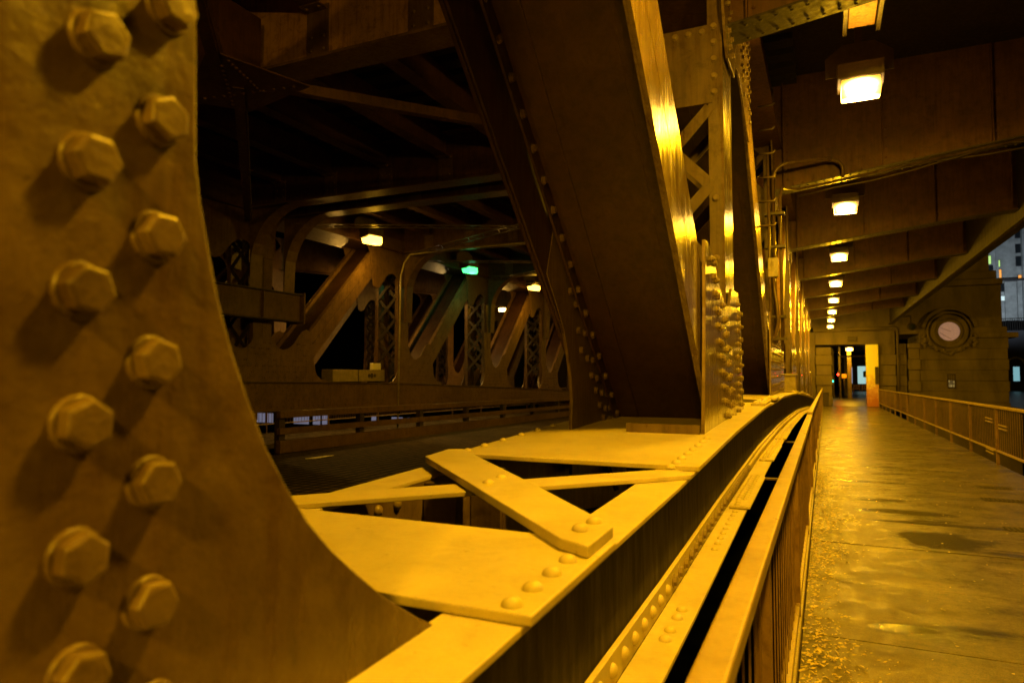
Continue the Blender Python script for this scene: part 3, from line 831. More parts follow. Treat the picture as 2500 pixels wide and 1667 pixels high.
# lateral bracing under the stringers
t = thing('lateral_bracing', 'dark crossing braces with a riveted diamond gusset hanging under the beams at the upper left', 'bridge bracing', (-5.6, 5.2, 4.6))
m = MB().prism([(-6.35, 5.2), (-5.15, 4.45), (-4.85, 5.5), (-5.95, 5.75)], lambda a, b, tt: (a, b, tt), 4.60, 4.615)
gm_ = m
def brace(p, q):
    m = MB().bar(p, q, .11, .014); m.bar(Vector(p) + Vector((.05, .05, .06)), Vector(q) + Vector((.05, .05, .06)), .014, .12)
    link('brace', m, 'ceil', t)
brace((-5.55, 5.2, 4.60), (-10.3, 9.95, 4.60)); brace((-5.6, 5.1, 4.63), (-1.6, 9.9, 4.63)); brace((-5.6, 5.0, 4.60), (-1.7, .6, 4.60)); brace((-5.5, 5.2, 4.63), (-10.3, .5, 4.63))
m = MB().box(-5.75, -5.35, 4.75, 5.3, 4.62, 5.34); link('hanger', m, 'ceil', t)
m = gm_
for i in range(10):
    for (a, b) in (((-6.1, 5.25), (-5.0, 5.42)), ((-5.95, 5.5), (-5.3, 4.75)), ((-5.4, 5.35), (-5.15, 4.7))):
        m.dome((a[0] + (b[0] - a[0]) * i / 9, a[1] + (b[1] - a[1]) * i / 9, 4.599), (0, 0, -1), .02, 8)
link('gusset', m, 'ceil', t)
for k in range(3, 8):
    t = thing('lateral_bracing', f'thin laced wind brace under the upper deck, {ORD[k-3]} bay past the close pair of beams', 'bridge bracing', (-6, NODE[k], 4.6), 'wind braces')
    for (p, q) in (((-1.7, NODE[k] + .6, 4.80), (-10.2, NODE[k + 1] - .2, 4.80)), ((-10.2, NODE[k] + .6, 4.76), (-1.7, NODE[k + 1] - .2, 4.76))):
        m = MB(); p = Vector(p); q = Vector(q); n = (q - p).normalized().cross(Vector((0, 0, 1)))
        m.bar(p + n * .14, q + n * .14, .05, .012); m.bar(p - n * .14, q - n * .14, .05, .012)
        for i in range(32):
            a = p.lerp(q, i / 32); b = p.lerp(q, (i + 1) / 32); sg = 1 if i % 2 else -1
            m.bar(a + n * .14 * sg, b - n * .14 * sg, .035, .008)
        link('brace', m, 'steel', t)

# ================================================================ ceiling over the walkway
for k in range(1, 10 - 1 + 0):
    y = NODE[k]; o = ORD[k - 1] if k < 11 else 'last'
    t = thing('bracket_beam', f'tapered bracket beam across the walkway ceiling, {o} from the camera', 'bridge beam', (-.5, y, 4.25), 'bracket beams over the walkway')
    P = [(-.62, 4.25), (.6, 4.41), (2.4, 4.63), (3.45, 4.72), (3.45, 5.929), (-.62, 5.929)]
    m = MB().prism(P, lambda a, b, tt: (a, tt, b), y - .012, y + .012)
    for (a, b) in ((-.5, 0), (.6, 0)): pass
    for x in frange(-.5, 3.3, 1.3): m.box(x, x + .012, y - .10, y - .012, 4.25 + .13 * (x + .6), 5.9)
    for x in frange(-.5, 3.3, .125): m.dome((x, y - .012, 4.30 + (.131 if x < .6 else .122) * (x + .62)), (0, -1, 0), .017, 6)
    if k < 6:
        for x in frange(-.5, 3.3, 1.3):
            for zz in frange(.15, 1.5, .14): m.dome((x + .05, y - .012, 4.25 + .13 * (x + .6) + zz), (0, -1, 0), .016, 6)
    link('web_plate', m, 'ceil', t)
    m = MB()
    for (a0, b0), (a1, b1) in zip(P[:3], P[1:4]): m.bar((a0, y, b0 - .010), (a1, y, b1 - .010), .34, .018, (0, 1, 0))
    for x in frange(-.5, 3.3, .11):
        for dy in (-.11, .11): m.dome((x, y + dy, 4.228 + (.131 if x < .6 else .122) * (x + .62)), (0, 0, -1), .015, 6)
    link('bottom_flange', m, 'shade' if k <= 2 else 'dark', t)  # underside shade put into the colour, deepest on the nearest beams
tag(link('walkway_ceiling', MB().box(-.7, 3.5, -7, 44.3, 5.93, 5.99), 'shade'), kind='structure')
t = thing('edge_girder', 'dark riveted edge girder running along the outer side of the walkway roof', 'bridge girder', (3.4, 5, 4.4))
link('web_plate', MB().box(3.39, 3.41, -7, 44.3, 4.42, 6.0), 'shade', t)
link('bottom_flange', MB().box(3.28, 3.52, -7, 44.3, 4.40, 4.418), 'shade', t)
m = MB()
for i in range(250): m.dome((3.389, 4 + i * .16, 4.50), (-1, 0, 0), .018, 5)
for i in range(250): m.dome((3.33, 4 + i * .16, 4.399), (0, 0, -1), .015, 5)
link('rivets', m, 'ceil', t, kind='stuff')

for k in range(3, 9):
    y = NODE[k]
    t = thing('bracket_beam', f'tapered bracket beam over the far walkway behind the {ORD[k-2]} far post', 'bridge beam', (-12, y, 4.25), 'bracket beams over the far walkway')
    P = [(-11.3, 4.25), (-14.8, 4.72), (-14.8, 5.9), (-11.3, 5.9)]
    link('web_plate', MB().prism(P, lambda a, b, tt: (a, tt, b), y - .012, y + .012), 'brown', t)
    link('bottom_flange', MB().bar((-11.3, y, 4.24), (-14.8, y, 4.71), .3, .018, (0, 1, 0)), 'brown', t)
# ================================================================ lamps
def area_light(name, loc, power, color, size=.22, rad=None):
    l = bpy.data.lights.new(name, 'POINT'); l.energy = power; l.color = color; l.shadow_soft_size = size
    return l
def wall_lamp(x, y, z, label, group, power=LAMPW, lens='lens', scale=1.0, color=SODIUM, face=-1, hang=True, rz=0):
    t = thing('wall_pack_lamp', label, 'lamp', (x, y, z), group); s = scale
    # housing: box with sloping front, hood plate behind
    P = [(-.16, .20), (.16, .20), (.16, .02), (-.02, .02), (-.15, .06)]
    link('housing', MB().prism([(a * s, b * s) for a, b in P], lambda a, b, tt: (tt, y - face * a * 1.0, z + b), x - .20 * s, x + .20 * s), 'housing', t, .008)
    L = [(-.145, .05), (-.02, .015), (.13, .015), (.08, -.10), (-.12, -.12), (-.16, -.07)]
    link('lens', MB().prism([(a * s, b * s) for a, b in L], lambda a, b, tt: (tt, y - face * a, z + b), x - .165 * s, x + .165 * s), lens, t, .01)
    link('mounting_plate', MB().prism([(-.30 * s, .205 * s), (.30 * s, .205 * s), (.30 * s, .40 * s), (.14 * s, .52 * s), (-.14 * s, .52 * s), (-.30 * s, .40 * s)], lambda a, b, tt: (x + a, tt, z + b), y + .17 * s, y + .182 * s), 'housing', t)
    if hang:
        link('hanger', MB().box(x - .03, x + .03, y + .184 * s, y + .22 * s, z + .25, 5.92), 'housing', t)
    if power:
        l = bpy.data.lights.new('lamp_light', 'AREA'); l.shape = 'RECTANGLE'; l.size = .30 * s; l.size_y = .22 * s; l.energy = power; l.color = color; l.spread = R(180)
        o = bpy.data.objects.new('lamp_light', l); col.objects.link(o); o.parent = t; o.location = (0, face * .02, -.135 * s)
        o.rotation_euler = (R(12) * face * -1, 0, 0)
        l = bpy.data.lights.new('lamp_glow', 'POINT'); l.energy = power * .8; l.color = color; l.shadow_soft_size = .07
        o = bpy.data.objects.new('lamp_glow', l); col.objects.link(o); o.parent = t; o.location = (0, face * .10 * s, -.16 * s)
    t.rotation_euler = (0, 0, R(rz))
    return t
for i in range(-2, 8):
    y = 7.22 + 5.15 * i
    lab = ['lamp on the walkway ceiling far behind the camera', 'lamp on the walkway ceiling just behind the camera'][i + 2] if i < 0 else None
    if i == -1: lab = 'glowing lamp hanging almost overhead, above the railing beside the camera'; 
    if i >= 0: lab = f'glowing sodium lamp on the walkway ceiling, {ORD[i]} and {"largest" if i == 0 else "in line"} in the row' if i < 7 else 'smallest and farthest glowing sodium lamp in the row on the walkway ceiling'
    wall_lamp(.355 - .008 * max(0, i), y, 4.33, lab, 'walkway lamps', LAMPW * (1.0 if i > -2 else 1.5))
for i, (y, nm) in enumerate([(13.44, 'glowing amber lamp on the far truss, nearest of the lamps over the road'), (18.43, 'green glowing lamp hanging on the far truss'), (23.5, 'amber lamp on the far truss just beyond the green one')]):
    if i == 1: wall_lamp(-9.9, y, 4.80, nm, None, 5, 'lens_green', 1.15, (.15, 1, .4), hang=True, rz=75)
    else: wall_lamp(-9.9, y, 4.84, nm, None, 28, 'lens_road', 1.15, (1, .5, .02), rz=75)
wall_lamp(-12.0, 20.6, 4.30, 'pale lamp glimpsed through the far truss, over the far walkway', None, 60, 'lens_white', 1.1, (1, .55, .1))
wall_lamp(-12.25, 25.8, 4.30, 'tiny amber lamp glimpsed through the far truss', None, 60, 'lens_small', .9, (1, .5, .07))
wall_lamp(-12.3, 15.4, 4.45, 'lamp over the far walkway hidden behind the nearest far posts', None, 80, 'lens_small', .9, (1, .5, .07))

# rusty conduit trough above the first lamp
t = thing('conduit_trough', 'rusty lit metal trough hanging from the ceiling above the nearest lamp', 'conduit', (.35, 6.4, 4.85))
link('trough', MB().box(.25, .47, 5.75, 6.93, 4.79, 4.93), 'rust', t, .006)
link('side_flange', MB().box(.205, .24, 5.7, 6.98, 4.75, 4.98), 'dark', t)
link('side_flange', MB().box(.48, .515, 5.7, 6.98, 4.75, 4.98), 'dark', t)

# ================================================================ conduits on the second post
t = thing('conduit_run', 'thin electrical pipes climbing the second post and bending onto the ceiling beam', 'pipes', (-.6, 9.9, 2))
def arc(c, r, a0, a1, pl, n=6):
    o = []
    for i in range(n + 1):
        a = a0 + (a1 - a0) * i / n
        o.append(Vector(c) + pl[0] * math.cos(a) * r + pl[1] * math.sin(a) * r)
    return o
ex, ey, ez = Vector((1, 0, 0)), Vector((0, 1, 0)), Vector((0, 0, 1))
p1 = [(-.60, 9.85, 2.0), (-.60, 9.85, 4.25)] + arc((-.40, 9.85, 4.25), .20, math.pi, math.pi / 2, (ex, ez)) + [(.10, 10.2, 4.55)] + arc((.12, 10.3, 4.40), .15, math.pi / 2, 0, (ex, ez)) + [(.27, 10.35, 4.30)]
link('pipe', MB().tube(p1, .022), 'steel', t)
link('pipe', MB().tube([(-.52, 9.9, 1.9), (-.52, 9.9, 4.0), (-.50, 10.0, 4.15), (-.3, 10.35, 4.20), (3.3, 10.35, 4.66)], .02), 'steel', t)
link('pipe', MB().tube([(-.66, 9.8, 1.5), (-.66, 9.8, 4.7)], .018), 'steel', t)
link('pipe', MB().tube([(-.30, 10.38, 4.10)] + [(-.3 + 3.6 * i / 8, 10.40, 4.17 + .455 * i / 8 - .06 * math.sin(math.pi * (i % 4) / 4)) for i in range(1, 9)], .013), 'dark', t)
link('pipe', MB().tube([(x_ / 10, 10.34 + .02 * math.sin(x_), 4.22 + .0128 * x_ + .03 * math.sin(x_ * .7)) for x_ in range(2, 30)], .009), 'dark', t)
link('junction_box', MB().box(-.68, -.55, 9.76, 9.84, 2.90, 3.16), 'pipe', t, .008)
link('flexible_pipe', MB().tube([(-.61, 9.80, 2.90), (-.60, 9.78, 2.7), (-.57, 9.75, 2.5), (-.56, 9.76, 2.3), (-.60, 9.8, 2.12), (-.66, 9.85, 2.0)], .022), 'steel', t)
for z in (2.05, 2.35, 3.3, 3.75): link('clamp', MB().box(-.72, -.46, 9.80, 9.93, z, z + .035), 'dark', t)
t = thing('step_rungs', 'row of short step rungs jutting from the edge beside the upper gusset', 'rungs', (-.55, 8.6, 3.6))
for i in range(6):
    z = 3.3 + i * .28; yy = 8.3
    link('rung', MB().tube([(-.66, yy, z), (-.50, yy, z), (-.48, yy, z + .03)], .012), 'dark', t)
t = thing('control_cabinet', 'small pale cabinet standing on the near girder at the third post', 'cabinet', (-.62, 14.4, CH(14.4)))
link('case', MB().box(-.75, -.53, 14.3, 14.75, CH(14.5), CH(14.5) + .36), 'cabinet', t, .006)
link('lid', MB().box(-.77, -.51, 14.27, 14.78, CH(14.5) + .362, CH(14.5) + .39), 'pipe', t)
t = thing('control_cabinet', 'wide yellowish equipment box with a small emblem, on the far girder across the road', 'cabinet', (-11, 14.5, CHF(14)))
link('case', MB().box(-11.25, -10.9, 13.3, 15.45, CHF(14) + .02, CHF(14) + .32), 'cabinet', t, .01)
link('case_joint', MB().box(-10.899, -10.89, 14.28, 14.31, CHF(14) + .02, CHF(14) + .32), 'dark', t)
em = MB()
for dy, s_ in ((14.75, .05), (14.87, .07), (15.0, .05)): em.lathe((-10.897, dy, CHF(14) + .17), (1, 0, 0), [(s_, 0), (s_ * .8, .01), (s_ * .5, .004)], 10)
link('emblem', em, 'dark', t)
tag(link('paper_box', MB().box(-11.1, -11.0, 15.05, 15.42, CHF(14) + .325, CHF(14) + .50), 'paper', bevel=.01), 'small white box standing on the end of the wide equipment box', 'box')
t = thing('drain_pipe', 'slim pale pipe rising in front of the third post of the far truss', 'pipe', (-9.95, 15.2, 0))
link('pipe', MB().tube([(-10.2, 15.05, S(15)), (-10.2, 15.15, 4.2)] + [(-10.2 + .25 * math.sin(a), 15.2, 4.6 + .25 * (1 - math.cos(a)) if False else 4.45 + .30 * math.sin(a)) for a in (.3, .7, 1.1, 1.5)] + [(-8.8, 15.45, 4.85), (-6.5, 15.5, 4.86)], .022), 'pipe', t)

# ================================================================ roadway guard rail
def guard(label, x, s, y0, y1):
    t = thing('guard_rail', label, 'guard rail', (x, y0, 0))
    ysg = frange(y0, y1, 1.5)
    for a, b, w_ in ((.86, .14, .10), (.52, .13, .09), (.27, .25, .12)):
        link('rail_beam', MB().strip(ysg, x - w_ / 2, x + w_ / 2, lambda q: S(q) * 1.35 + a, b), 'brown', t, .006)
    for q in frange(y0 + .1, y1 - .2, 2.6):
        link('post', MB().box(x - .20, x - .07, q, q + .16, S(q) - .1, S(q) * 1.35 + .84), 'dark', t)
guard('long three-beam guard rail along the far side of the roadway', -9.95, 1, 10.5, 45)
guard('dark three-beam guard rail stub at the left edge of the roadway', -9.95, 1, 2.0, 9.9)
tag(link('litter_scrap', MB().prism([(0, 0), (.5, .05), (.62, .16), (.1, .14)], lambda a, b, tt: (-8.9 + b, 10.1 + a, S(10) + .006 + tt), 0, .01), 'paper'), 'pale scrap of litter lying on the road grating by the guard rail', 'litter')

# ================================================================ walkway railings
def railing(label, x, y0, y1, side, lo_y, group, gap=.155, zf=S, mat='rail'):
    t = thing('railing', label, 'railing', (x, y0, S(y0)), group)
    ysr = frange(y0, y1, 1.0)
    link('top_rail', MB().strip(ysr, x - .034, x + .034, lambda q: zf(q) + 1.07, .050), mat, t, .008)
    link('bottom_rail', MB().strip(ysr, x - .024, x + .024, lambda q: zf(q) + (.14 if side < 0 else .265), .032), mat, t, .005)
    zb = .115 if side < 0 else .24
    q = y0 + .06; k = 0; rest = MB()
    balus = []
    while q < y1 - .04: balus.append(q); q += gap
    order = sorted(balus, key=lambda v: abs(v - lo_y))
    keep = set(order[:100])
    base = MB().box(-.0026, .0026, -.007, .007, zb, 1.022)
    me = mesh_of('baluster', base, 'bar')
    for q in balus:
        if q in keep:
            o = bpy.data.objects.new('baluster', me); col.objects.link(o); o.parent = t; o.location = (0, q - y0, zf(q) - zf(y0))
            o.rotation_euler = (0, 0, random.uniform(-.08, .08))
        else: rest.box(x - .0026, x + .0026, q - .007, q + .007, zf(q) + zb, zf(q) + 1.022)
    if rest.v: link('balusters', rest, 'bar', t, kind='stuff')
    for q in frange(y0 + .03, y1 - .03, 2.55):
        link('post', MB().box(x - .026, x + .026, q - .016, q + .016, zf(q) - .10, zf(q) + 1.02), 'bar', t, .003)
    return t
RX = -.199
t = railing('near left railing with a worn flat handrail, running beside the girder up to the break', RX, -2.6, 9.75, -1, 3.0, 'walkway railings')
for q in (5.53, 8.6):
    link('tie_bracket', MB().box(-.52, RX - .04, q, q + .05, .80, .812), 'steel', t)
SF = lambda q: S(q) + .03
railing('left railing beyond the break, shrinking towards the stone portal', RX, 9.80, 45.6, -1, 9.8, 'walkway railings', zf=SF)
t = railing('right railing of the walkway, in front of the stone bridge house', 2.83, 10.0, 45.6, 1, 11, 'walkway railings')
for (y, z) in ((15.3, .80), (14.2, .72), (15.3, .22)):
    link('latch_bars', MB().box(2.79, 2.81, y, y + .62, S(y) + z, S(y) + z + .022).box(2.79, 2.81, y, y + .62, S(y) + z - .06, S(y) + z - .038), 'rail', t)
railing('right railing of the walkway beside the camera, up to the break', 2.83, -2.6, 9.95, 1, 6, 'walkway railings')
railing('railing along the outer edge of the far walkway', -14.1, 4, 45.6, 1, 20, 'walkway railings', gap=.12)

# ================================================================ stone portal and bridge house (far end)
YW = 46.0
ZF = -.36
t = thing('stone_portal', 'stone gateway at the end of the walkway with square blocks either side of the opening', 'stone gate', (1.3, YW, ZF))
def blocks(t, x0, x1, z0, z1, hs, yf, depth, jut=.05, nm='pier'):
    m = MB(); z = z0; i = 0
    while z < z1 - .05:
        h = min(hs, z1 - z); j = 0 if i % 2 else jut
        m.box(x0 - j * .6, x1 + j * .6, yf - j, yf + depth, z + .015, z + h - .015)
        m.box(x0 + .03, x1 - .03, yf + .03, yf + depth - .01, z + h - .0149, z + h + .0149)
        z += h; i += 1
    link(nm, m, 'stone', t, .03)
blocks(t, -.52, .34, ZF, 3.2, .62, YW - .05, 1.1)
blocks(t, 2.92, 3.75, ZF, 3.35, .62, YW - .05, .9)
link('lintel', MB().box(-.55, 3.75, YW - .0, YW + 1.0, 3.36, 4.15), 'stone', t, .02)
link('cornice', MB().box(-.65, 3.9, YW - .16, YW + 1.0, 4.16, 4.40), 'stone', t, .02)
link('upper_wall', MB().box(-3.0, 3.9, YW + .02, YW + 1.0, 4.41, 6.6), 'stone', t)
link('left_wall', MB().box(-2.8, -.56, YW + .1, YW + 1.0, ZF, 4.15), 'stone', t)
tag(link('dark_crate', MB().box(-.42, .14, YW - .75, YW - .15, ZF, ZF + .78).box(-.45, .17, YW - .78, YW - .12, ZF + .781, ZF + .83), 'dark', bevel=.01), 'dark square box standing at the foot of the left gateway pier', 'box')
t = thing('painted_pillar', 'square pillar with flaking yellow and red paint standing in the gateway', 'pillar', (2.5, YW + .2, ZF))
link('shaft', MB().box(2.20, 2.86, YW - .28, YW + .32, ZF, 3.33), 'pillar', t, .03)
link('dark_panel', MB().box(2.66, 2.84, YW - .33, YW - .285, .98, 2.0), 'dark', t, .01)

# bridge house with the round window
t = thing('stone_bridge_house', 'tall stone bridge house with a round window and a rusticated corner', 'bridge house', (6.4, YW, ZF))
YH = YW - .4
m = MB(); z = ZF - 5; i = 0
cx, cz, rr = 6.42, 4.0, 1.12
m2 = MB()
z = -6.0
while z < 3.9:
    x1 = 9.15
    m.box(4.95, x1 + (.05 if i % 2 else 0), YH - (.0 if i % 2 else .025), YH + 6, z + .012, z + .60 - .012)
    m.box(4.98, x1 - .04, YH + .02, YH + 5.9, z + .60 - .0119, z + .60 + .0119)
    z += .60; i += 1
link('wall', m, 'stone', t, .012)
blocks(t, 3.98, 4.30, ZF, 3.35, .62, YH + .2, 2, .03, 'pilaster')
blocks(t, 4.40, 4.94, ZF - .3, 3.35, .62, YH - .05, 2, .07, 'quoin')
link('upper_wall', MB().box(3.8, 8.95, YH + .06, YH + 5.8, 3.9, 6.55), 'stone', t, .02)
link('belt_course', MB().box(7.6, 9.65, YH - .12, YH + 6, 3.60, 3.88), 'stone', t, .03)
link('cornice', MB().box(3.7, 9.0, YH - .18, YH + 6, 6.56, 6.9), 'stone', t, .05)
link('cornice', MB().box(3.8, 8.75, YH - .05, YH + 5.8, 6.91, 7.35), 'stone', t, .05)
link('attic', MB().box(3.9, 8.45, YH + .2, YH + 5.6, 7.36, 10.5), 'stone', t, .02)
link('base_course', MB().box(4.3, 9.6, YH - .25, YH + 6.1, -6, ZF + .1), 'stone', t, .03)
# oculus
seg = 40
def ring(cx, cz, r0, r1, y0, y1, a0=0, a1=2 * math.pi, n=40):
    m = MB(); vs = []; fs = []
    for i in range(n + 1):
        a = a0 + (a1 - a0) * i / n
        for r, y in ((r0, y0), (r1, y0), (r1, y1), (r0, y1)): vs.append((cx + r * math.cos(a), y, cz + r * math.sin(a)))
    for i in range(n):
        p, q = 4 * i, 4 * i + 4
        for e in range(4): fs.append((p + e, p + (e + 1) % 4, q + (e + 1) % 4, q + e))
    return m.add(vs, fs)
K_ = .76
w1 = link('round_window', ring(cx, cz, .70 * K_, .92 * K_, YH - .13, YH + .1), 'stone', t)
link('surround', ring(cx, cz, .93 * K_, 1.22 * K_, YH - .24, YH + .1), 'stone', t, .02)
link('surround', ring(cx, cz, 1.34 * K_, 1.48 * K_, YH - .16, YH + .1), 'stone', t, .02)
link('hood_mould', ring(cx, cz, 1.58 * K_, 1.82 * K_, YH - .3, YH + .1, R(10), R(170), 24), 'stone', t, .03)
m = MB()
for i in range(34):
    a = R(200 + 140 * i / 33); r = (1.46 + .06 * math.sin(i * 2.3)) * K_
    m.dome((cx + r * math.cos(a), YH - .1, cz + r * math.sin(a) - .05 + (-.10 if 14 < i < 19 else 0)), (0, -1, 0), .10 + .03 * math.sin(i * 5), 8)
for sx in (-1, 1):
    for j in range(7):
        m.dome((cx + sx * (1.22 + .06 * math.sin(j * 2)), YH - .12, cz - .2 - j * .11), (0, -1, 0), .13 - .012 * abs(j - 3), 8)
link('stone_garland', m, 'stone', t)
disc = MB().lathe((cx, YH - .05, cz), (0, -1, 0), [(.70 * K_, 0), (.70 * K_, .01)], 48, False)
link('pane', disc, 'pane', w1)
m = MB().bar((cx + .10, YH - .075, cz - .48), (cx + .10, YH - .075, cz + .42), .06, .02).bar((cx - .42, YH - .075, cz + .22), (cx + .1, YH - .075, cz - .02), .015, .02).bar((cx - .46, YH - .075, cz - .06), (cx + .08, YH - .075, cz - .44), .02, .02)
link('bars', m, plain('dull_bar', (.22, .15, .13), .7), w1)
w2 = link('small_window', MB().box(6.27, 6.32, YH - .06, YH + .03, .78, 1.60).box(6.62, 6.67, YH - .06, YH + .03, .78, 1.60).box(6.32, 6.62, YH - .06, YH + .03, .78, .84).box(6.32, 6.62, YH - .06, YH + .03, 1.54, 1.60), 'dark', t)
def winmat():
    m, nt, b = mat_base('mottled_lit_glass')
    v = N(nt, 'ShaderNodeTexVoronoi'); v.inputs['Scale'].default_value = 5.5; nt.links.new(mapped(nt), v.inputs['Vector'])
    c = ramp(nt, v.outputs['Distance'], [(.08, (.95, .75, .3)), (.28, (.30, .20, .05)), (.6, (.07, .05, .02))])
    nt.links.new(c, b.inputs['Emission Color']); b.inputs['Emission Strength'].default_value = .8; b.inputs['Base Color'].default_value = (.05, .04, .02, 1)
    return m
M['mottle'] = winmat()
link('pane', MB().box(6.321, 6.619, YH - .02, YH + .0, .841, 1.539), 'mottle', w2)
m = MB(); m.box(6.41, 6.425, YH - .05, YH - .021, .841, 1.539).box(6.515, 6.53, YH - .05, YH - .021, .841, 1.539)
for z in (1.06, 1.30): m.box(6.321, 6.619, YH - .045, YH - .0211, z, z + .02)
link('bars', m, 'dark', w2)
# drain pipe on the portal
t = thing('drain_pipe', 'straight downpipe on the stone wall between gateway and bridge house', 'pipe', (3.86, YW - .3, ZF))
link('pipe', MB().tube([(3.86, YW - .35, ZF), (3.86, YW - .35, 4.15), (3.8, YW - .4, 4.3), (1.2, YW - .5, 4.25)], .07), 'stone', t)
t = thing('floodlight', 'unlit round floodlight on a bracket above the downpipe', 'lamp', (4.5, YW - 1, 4.4))
link('can', MB().lathe((4.55, YW - .9, 4.30), (.1, -1, -.15), [(.10, -.3), (.20, -.2), (.22, .1), (.20, .12)], 16), 'dark', t)
link('glass', MB().lathe((4.565, YW - 1.03, 4.28), (.1, -1, -.15), [(.17, 0), (.12, .04), (.04, .06)], 16), 'glass_dark', t)
link('bracket', MB().tube([(4.5, YW - .9, 4.4), (4.5, YW - .9, 4.9), (4.1, YW - .5, 4.9)], .04), 'dark', t)
tag(link('junction_box', MB().box(1.25, 1.75, YW - .12, YW - .01, 3.55, 3.85), 'dark', bevel=.02), 'small dark box on the lintel above the gateway', 'electrical box')

# ---------------- beyond the gateway
t = thing('passage_roof', 'dark beams and ceiling of the passage beyond the gateway', 'roof', (1.3, 60, 4))
link('ceiling', MB().box(-4, 6, YW + 1.05, 96, 4.3, 4.5), 'dark', t)
m = MB()
for q in (50, 54, 62, 62, 66, 70, 76, 84): m.box(-4, 6, q, q + .3, 4.0, 4.299)
link('cross_beams', m, 'dark', t)
wall_lamp(1.72, 59.2, 3.55, 'glowing lamp in the passage beyond the gateway', None, 220, 'lens', 1.5, SODIUM, hang=False)
t = thing('ceiling_pipe', 'lit bent pipe under the passage ceiling beyond the gateway', 'pipe', (1.5, 57, 3))
link('pipe', MB().tube([(.85, 56.8, 3.75), (.87, 56.8, 3.15), (.95, 56.8, 2.98), (1.15, 56.8, 2.88), (3.2, 56.8, 2.92)], .06), 'pipe', t)
for i, (x, y) in enumerate([(1.05, 62.0), (1.62, 68.0), (1.72, 60.5), (.60, 66)]):
    t = thing('passage_column', ['amber lit steel column beyond the gateway, left of the signal', 'rearmost steel column beyond the gateway', 'thickest steel column standing mid passage beyond the gateway', 'leftmost steel column at the edge of the gateway view'][i], 'column', (x, y, -.38), 'columns beyond the gateway')
    wq = [.16, .2, .3, .15][i]
    link('shaft', MB().box(x - wq / 2, x + wq / 2, y, y + .03, -.38, 3.8).box(x - wq / 2, x - wq / 2 + .03, y - .1, y - .001, -.38, 3.8).box(x + wq / 2 - .03, x + wq / 2, y - .1, y - .001, -.38, 3.8), 'steel', t)
    link('base_plate', MB().box(x - wq * .8, x + wq * .8, y - .2, y + .2, -.379, -.33), 'steel', t)
t = thing('traffic_signal', 'small pedestrian signal glowing red on a thin pole beyond the gateway', 'traffic signal', (.93, 60, -.38))
link('pole', MB().tube([(.98, 60, -.38), (.98, 60, 2.0)], .035), 'black', t)
link('signal_head', MB().box(.86, 1.00, 59.85, 60.0, 1.35, 1.85), 'black', t)
link('red_lens', MB().lathe((.90, 59.845, 1.54), (0, -1, 0), [(.07, 0), (.05, .03)], 12), 'red_light', t)
t = thing('traffic_signal', 'blue-green lit signal at the left edge of the gateway view', 'traffic signal', (.50, 63, -.38))
link('pole', MB().tube([(.52, 63, -.38), (.52, 63, 1.3)], .04), 'black', t)
link('signal_head', MB().box(.40, .62, 62.8, 63.0, .7, 1.7), 'black', t)
link('green_lens', MB().lathe((.5, 62.79, .98), (0, -1, 0), [(.10, 0), (.07, .03)], 12), 'green_light', t)
l = bpy.data.lights.new('signal_light', 'POINT'); l.energy = 14; l.color = (1, .02, .01); l.shadow_soft_size = .05
o = bpy.data.objects.new('signal_light', l); col.objects.link(o); o.location = (-.05, -.35, 1.9); o.parent = [q for q in bpy.data.objects if q.name.startswith('traffic_signal')][0]
t = thing('street_sign', 'blank amber rectangular sign on a post beyond the gateway', 'sign', (1.3, 60.1, -.38))
link('panel', MB().box(1.16, 1.50, 60.1, 60.12, 1.25, 1.58), 'yellow_sign', t); link('post', MB().tube([(1.32, 60.15, -.38), (1.32, 60.15, 1.6)], .025), 'dark', t)
t = thing('shop_front', 'pale blue-white lit shop front seen through the gateway', 'building', (3.5, 88, -.38))
link('wall', MB().box(1.5, 8, 88, 92, -.38, 3.8), 'facade_dark', t)
fr = link('window', MB().box(3.30, 4.45, 87.9, 87.99, .4, 2.5), 'facade', t)
link('pane', MB().box(3.35, 4.4, 87.86, 87.89, .45, 2.45), plain('shop_glow', (.5, .7, .7), .3, (.42, .72, .70), .8), fr)
link('dark_panel', MB().box(3.9, 4.5, 87.80, 87.85, 1.2, 1.9), plain('shop_panel', (.1, .16, .18), .6), fr)
fr = link('window', MB().box(2.45, 2.85, 87.9, 87.99, .4, 2.4), 'facade', t)
link('pane', MB().box(2.5, 2.8, 87.86, 87.89, .5, 2.3), plain('shop_glow_dim', (.4, .4, .6), .3, (.22, .30, .42), .8), fr)
for i, x in enumerate((2.5, 3.25, 3.9)):
    t = thing('street_barrier', ['left striped barrier in the street beyond the gateway', 'middle striped barrier in the street beyond the gateway', 'right striped barrier in the street beyond the gateway'][i], 'barrier', (x, 76, -.38), 'street barriers')
    m = MB()
    for j in range(3): m.bar((x + j * .18, 76, .15), (x + .1 + j * .18, 76, .40), .08, .03, (1, 0, .6))
    m.box(x - .05, x + .6, 76.03, 76.06, .42, .5).box(x - .05, x + .6, 76.03, 76.06, .05, .13)
    link('board', m, 'barrier', t)
    link('legs', MB().bar((x, 76.1, .5), (x, 75.8, -.38), .05, .05).bar((x + .55, 76.1, .5), (x + .55, 75.8, -.38), .05, .05), 'barrier', t)

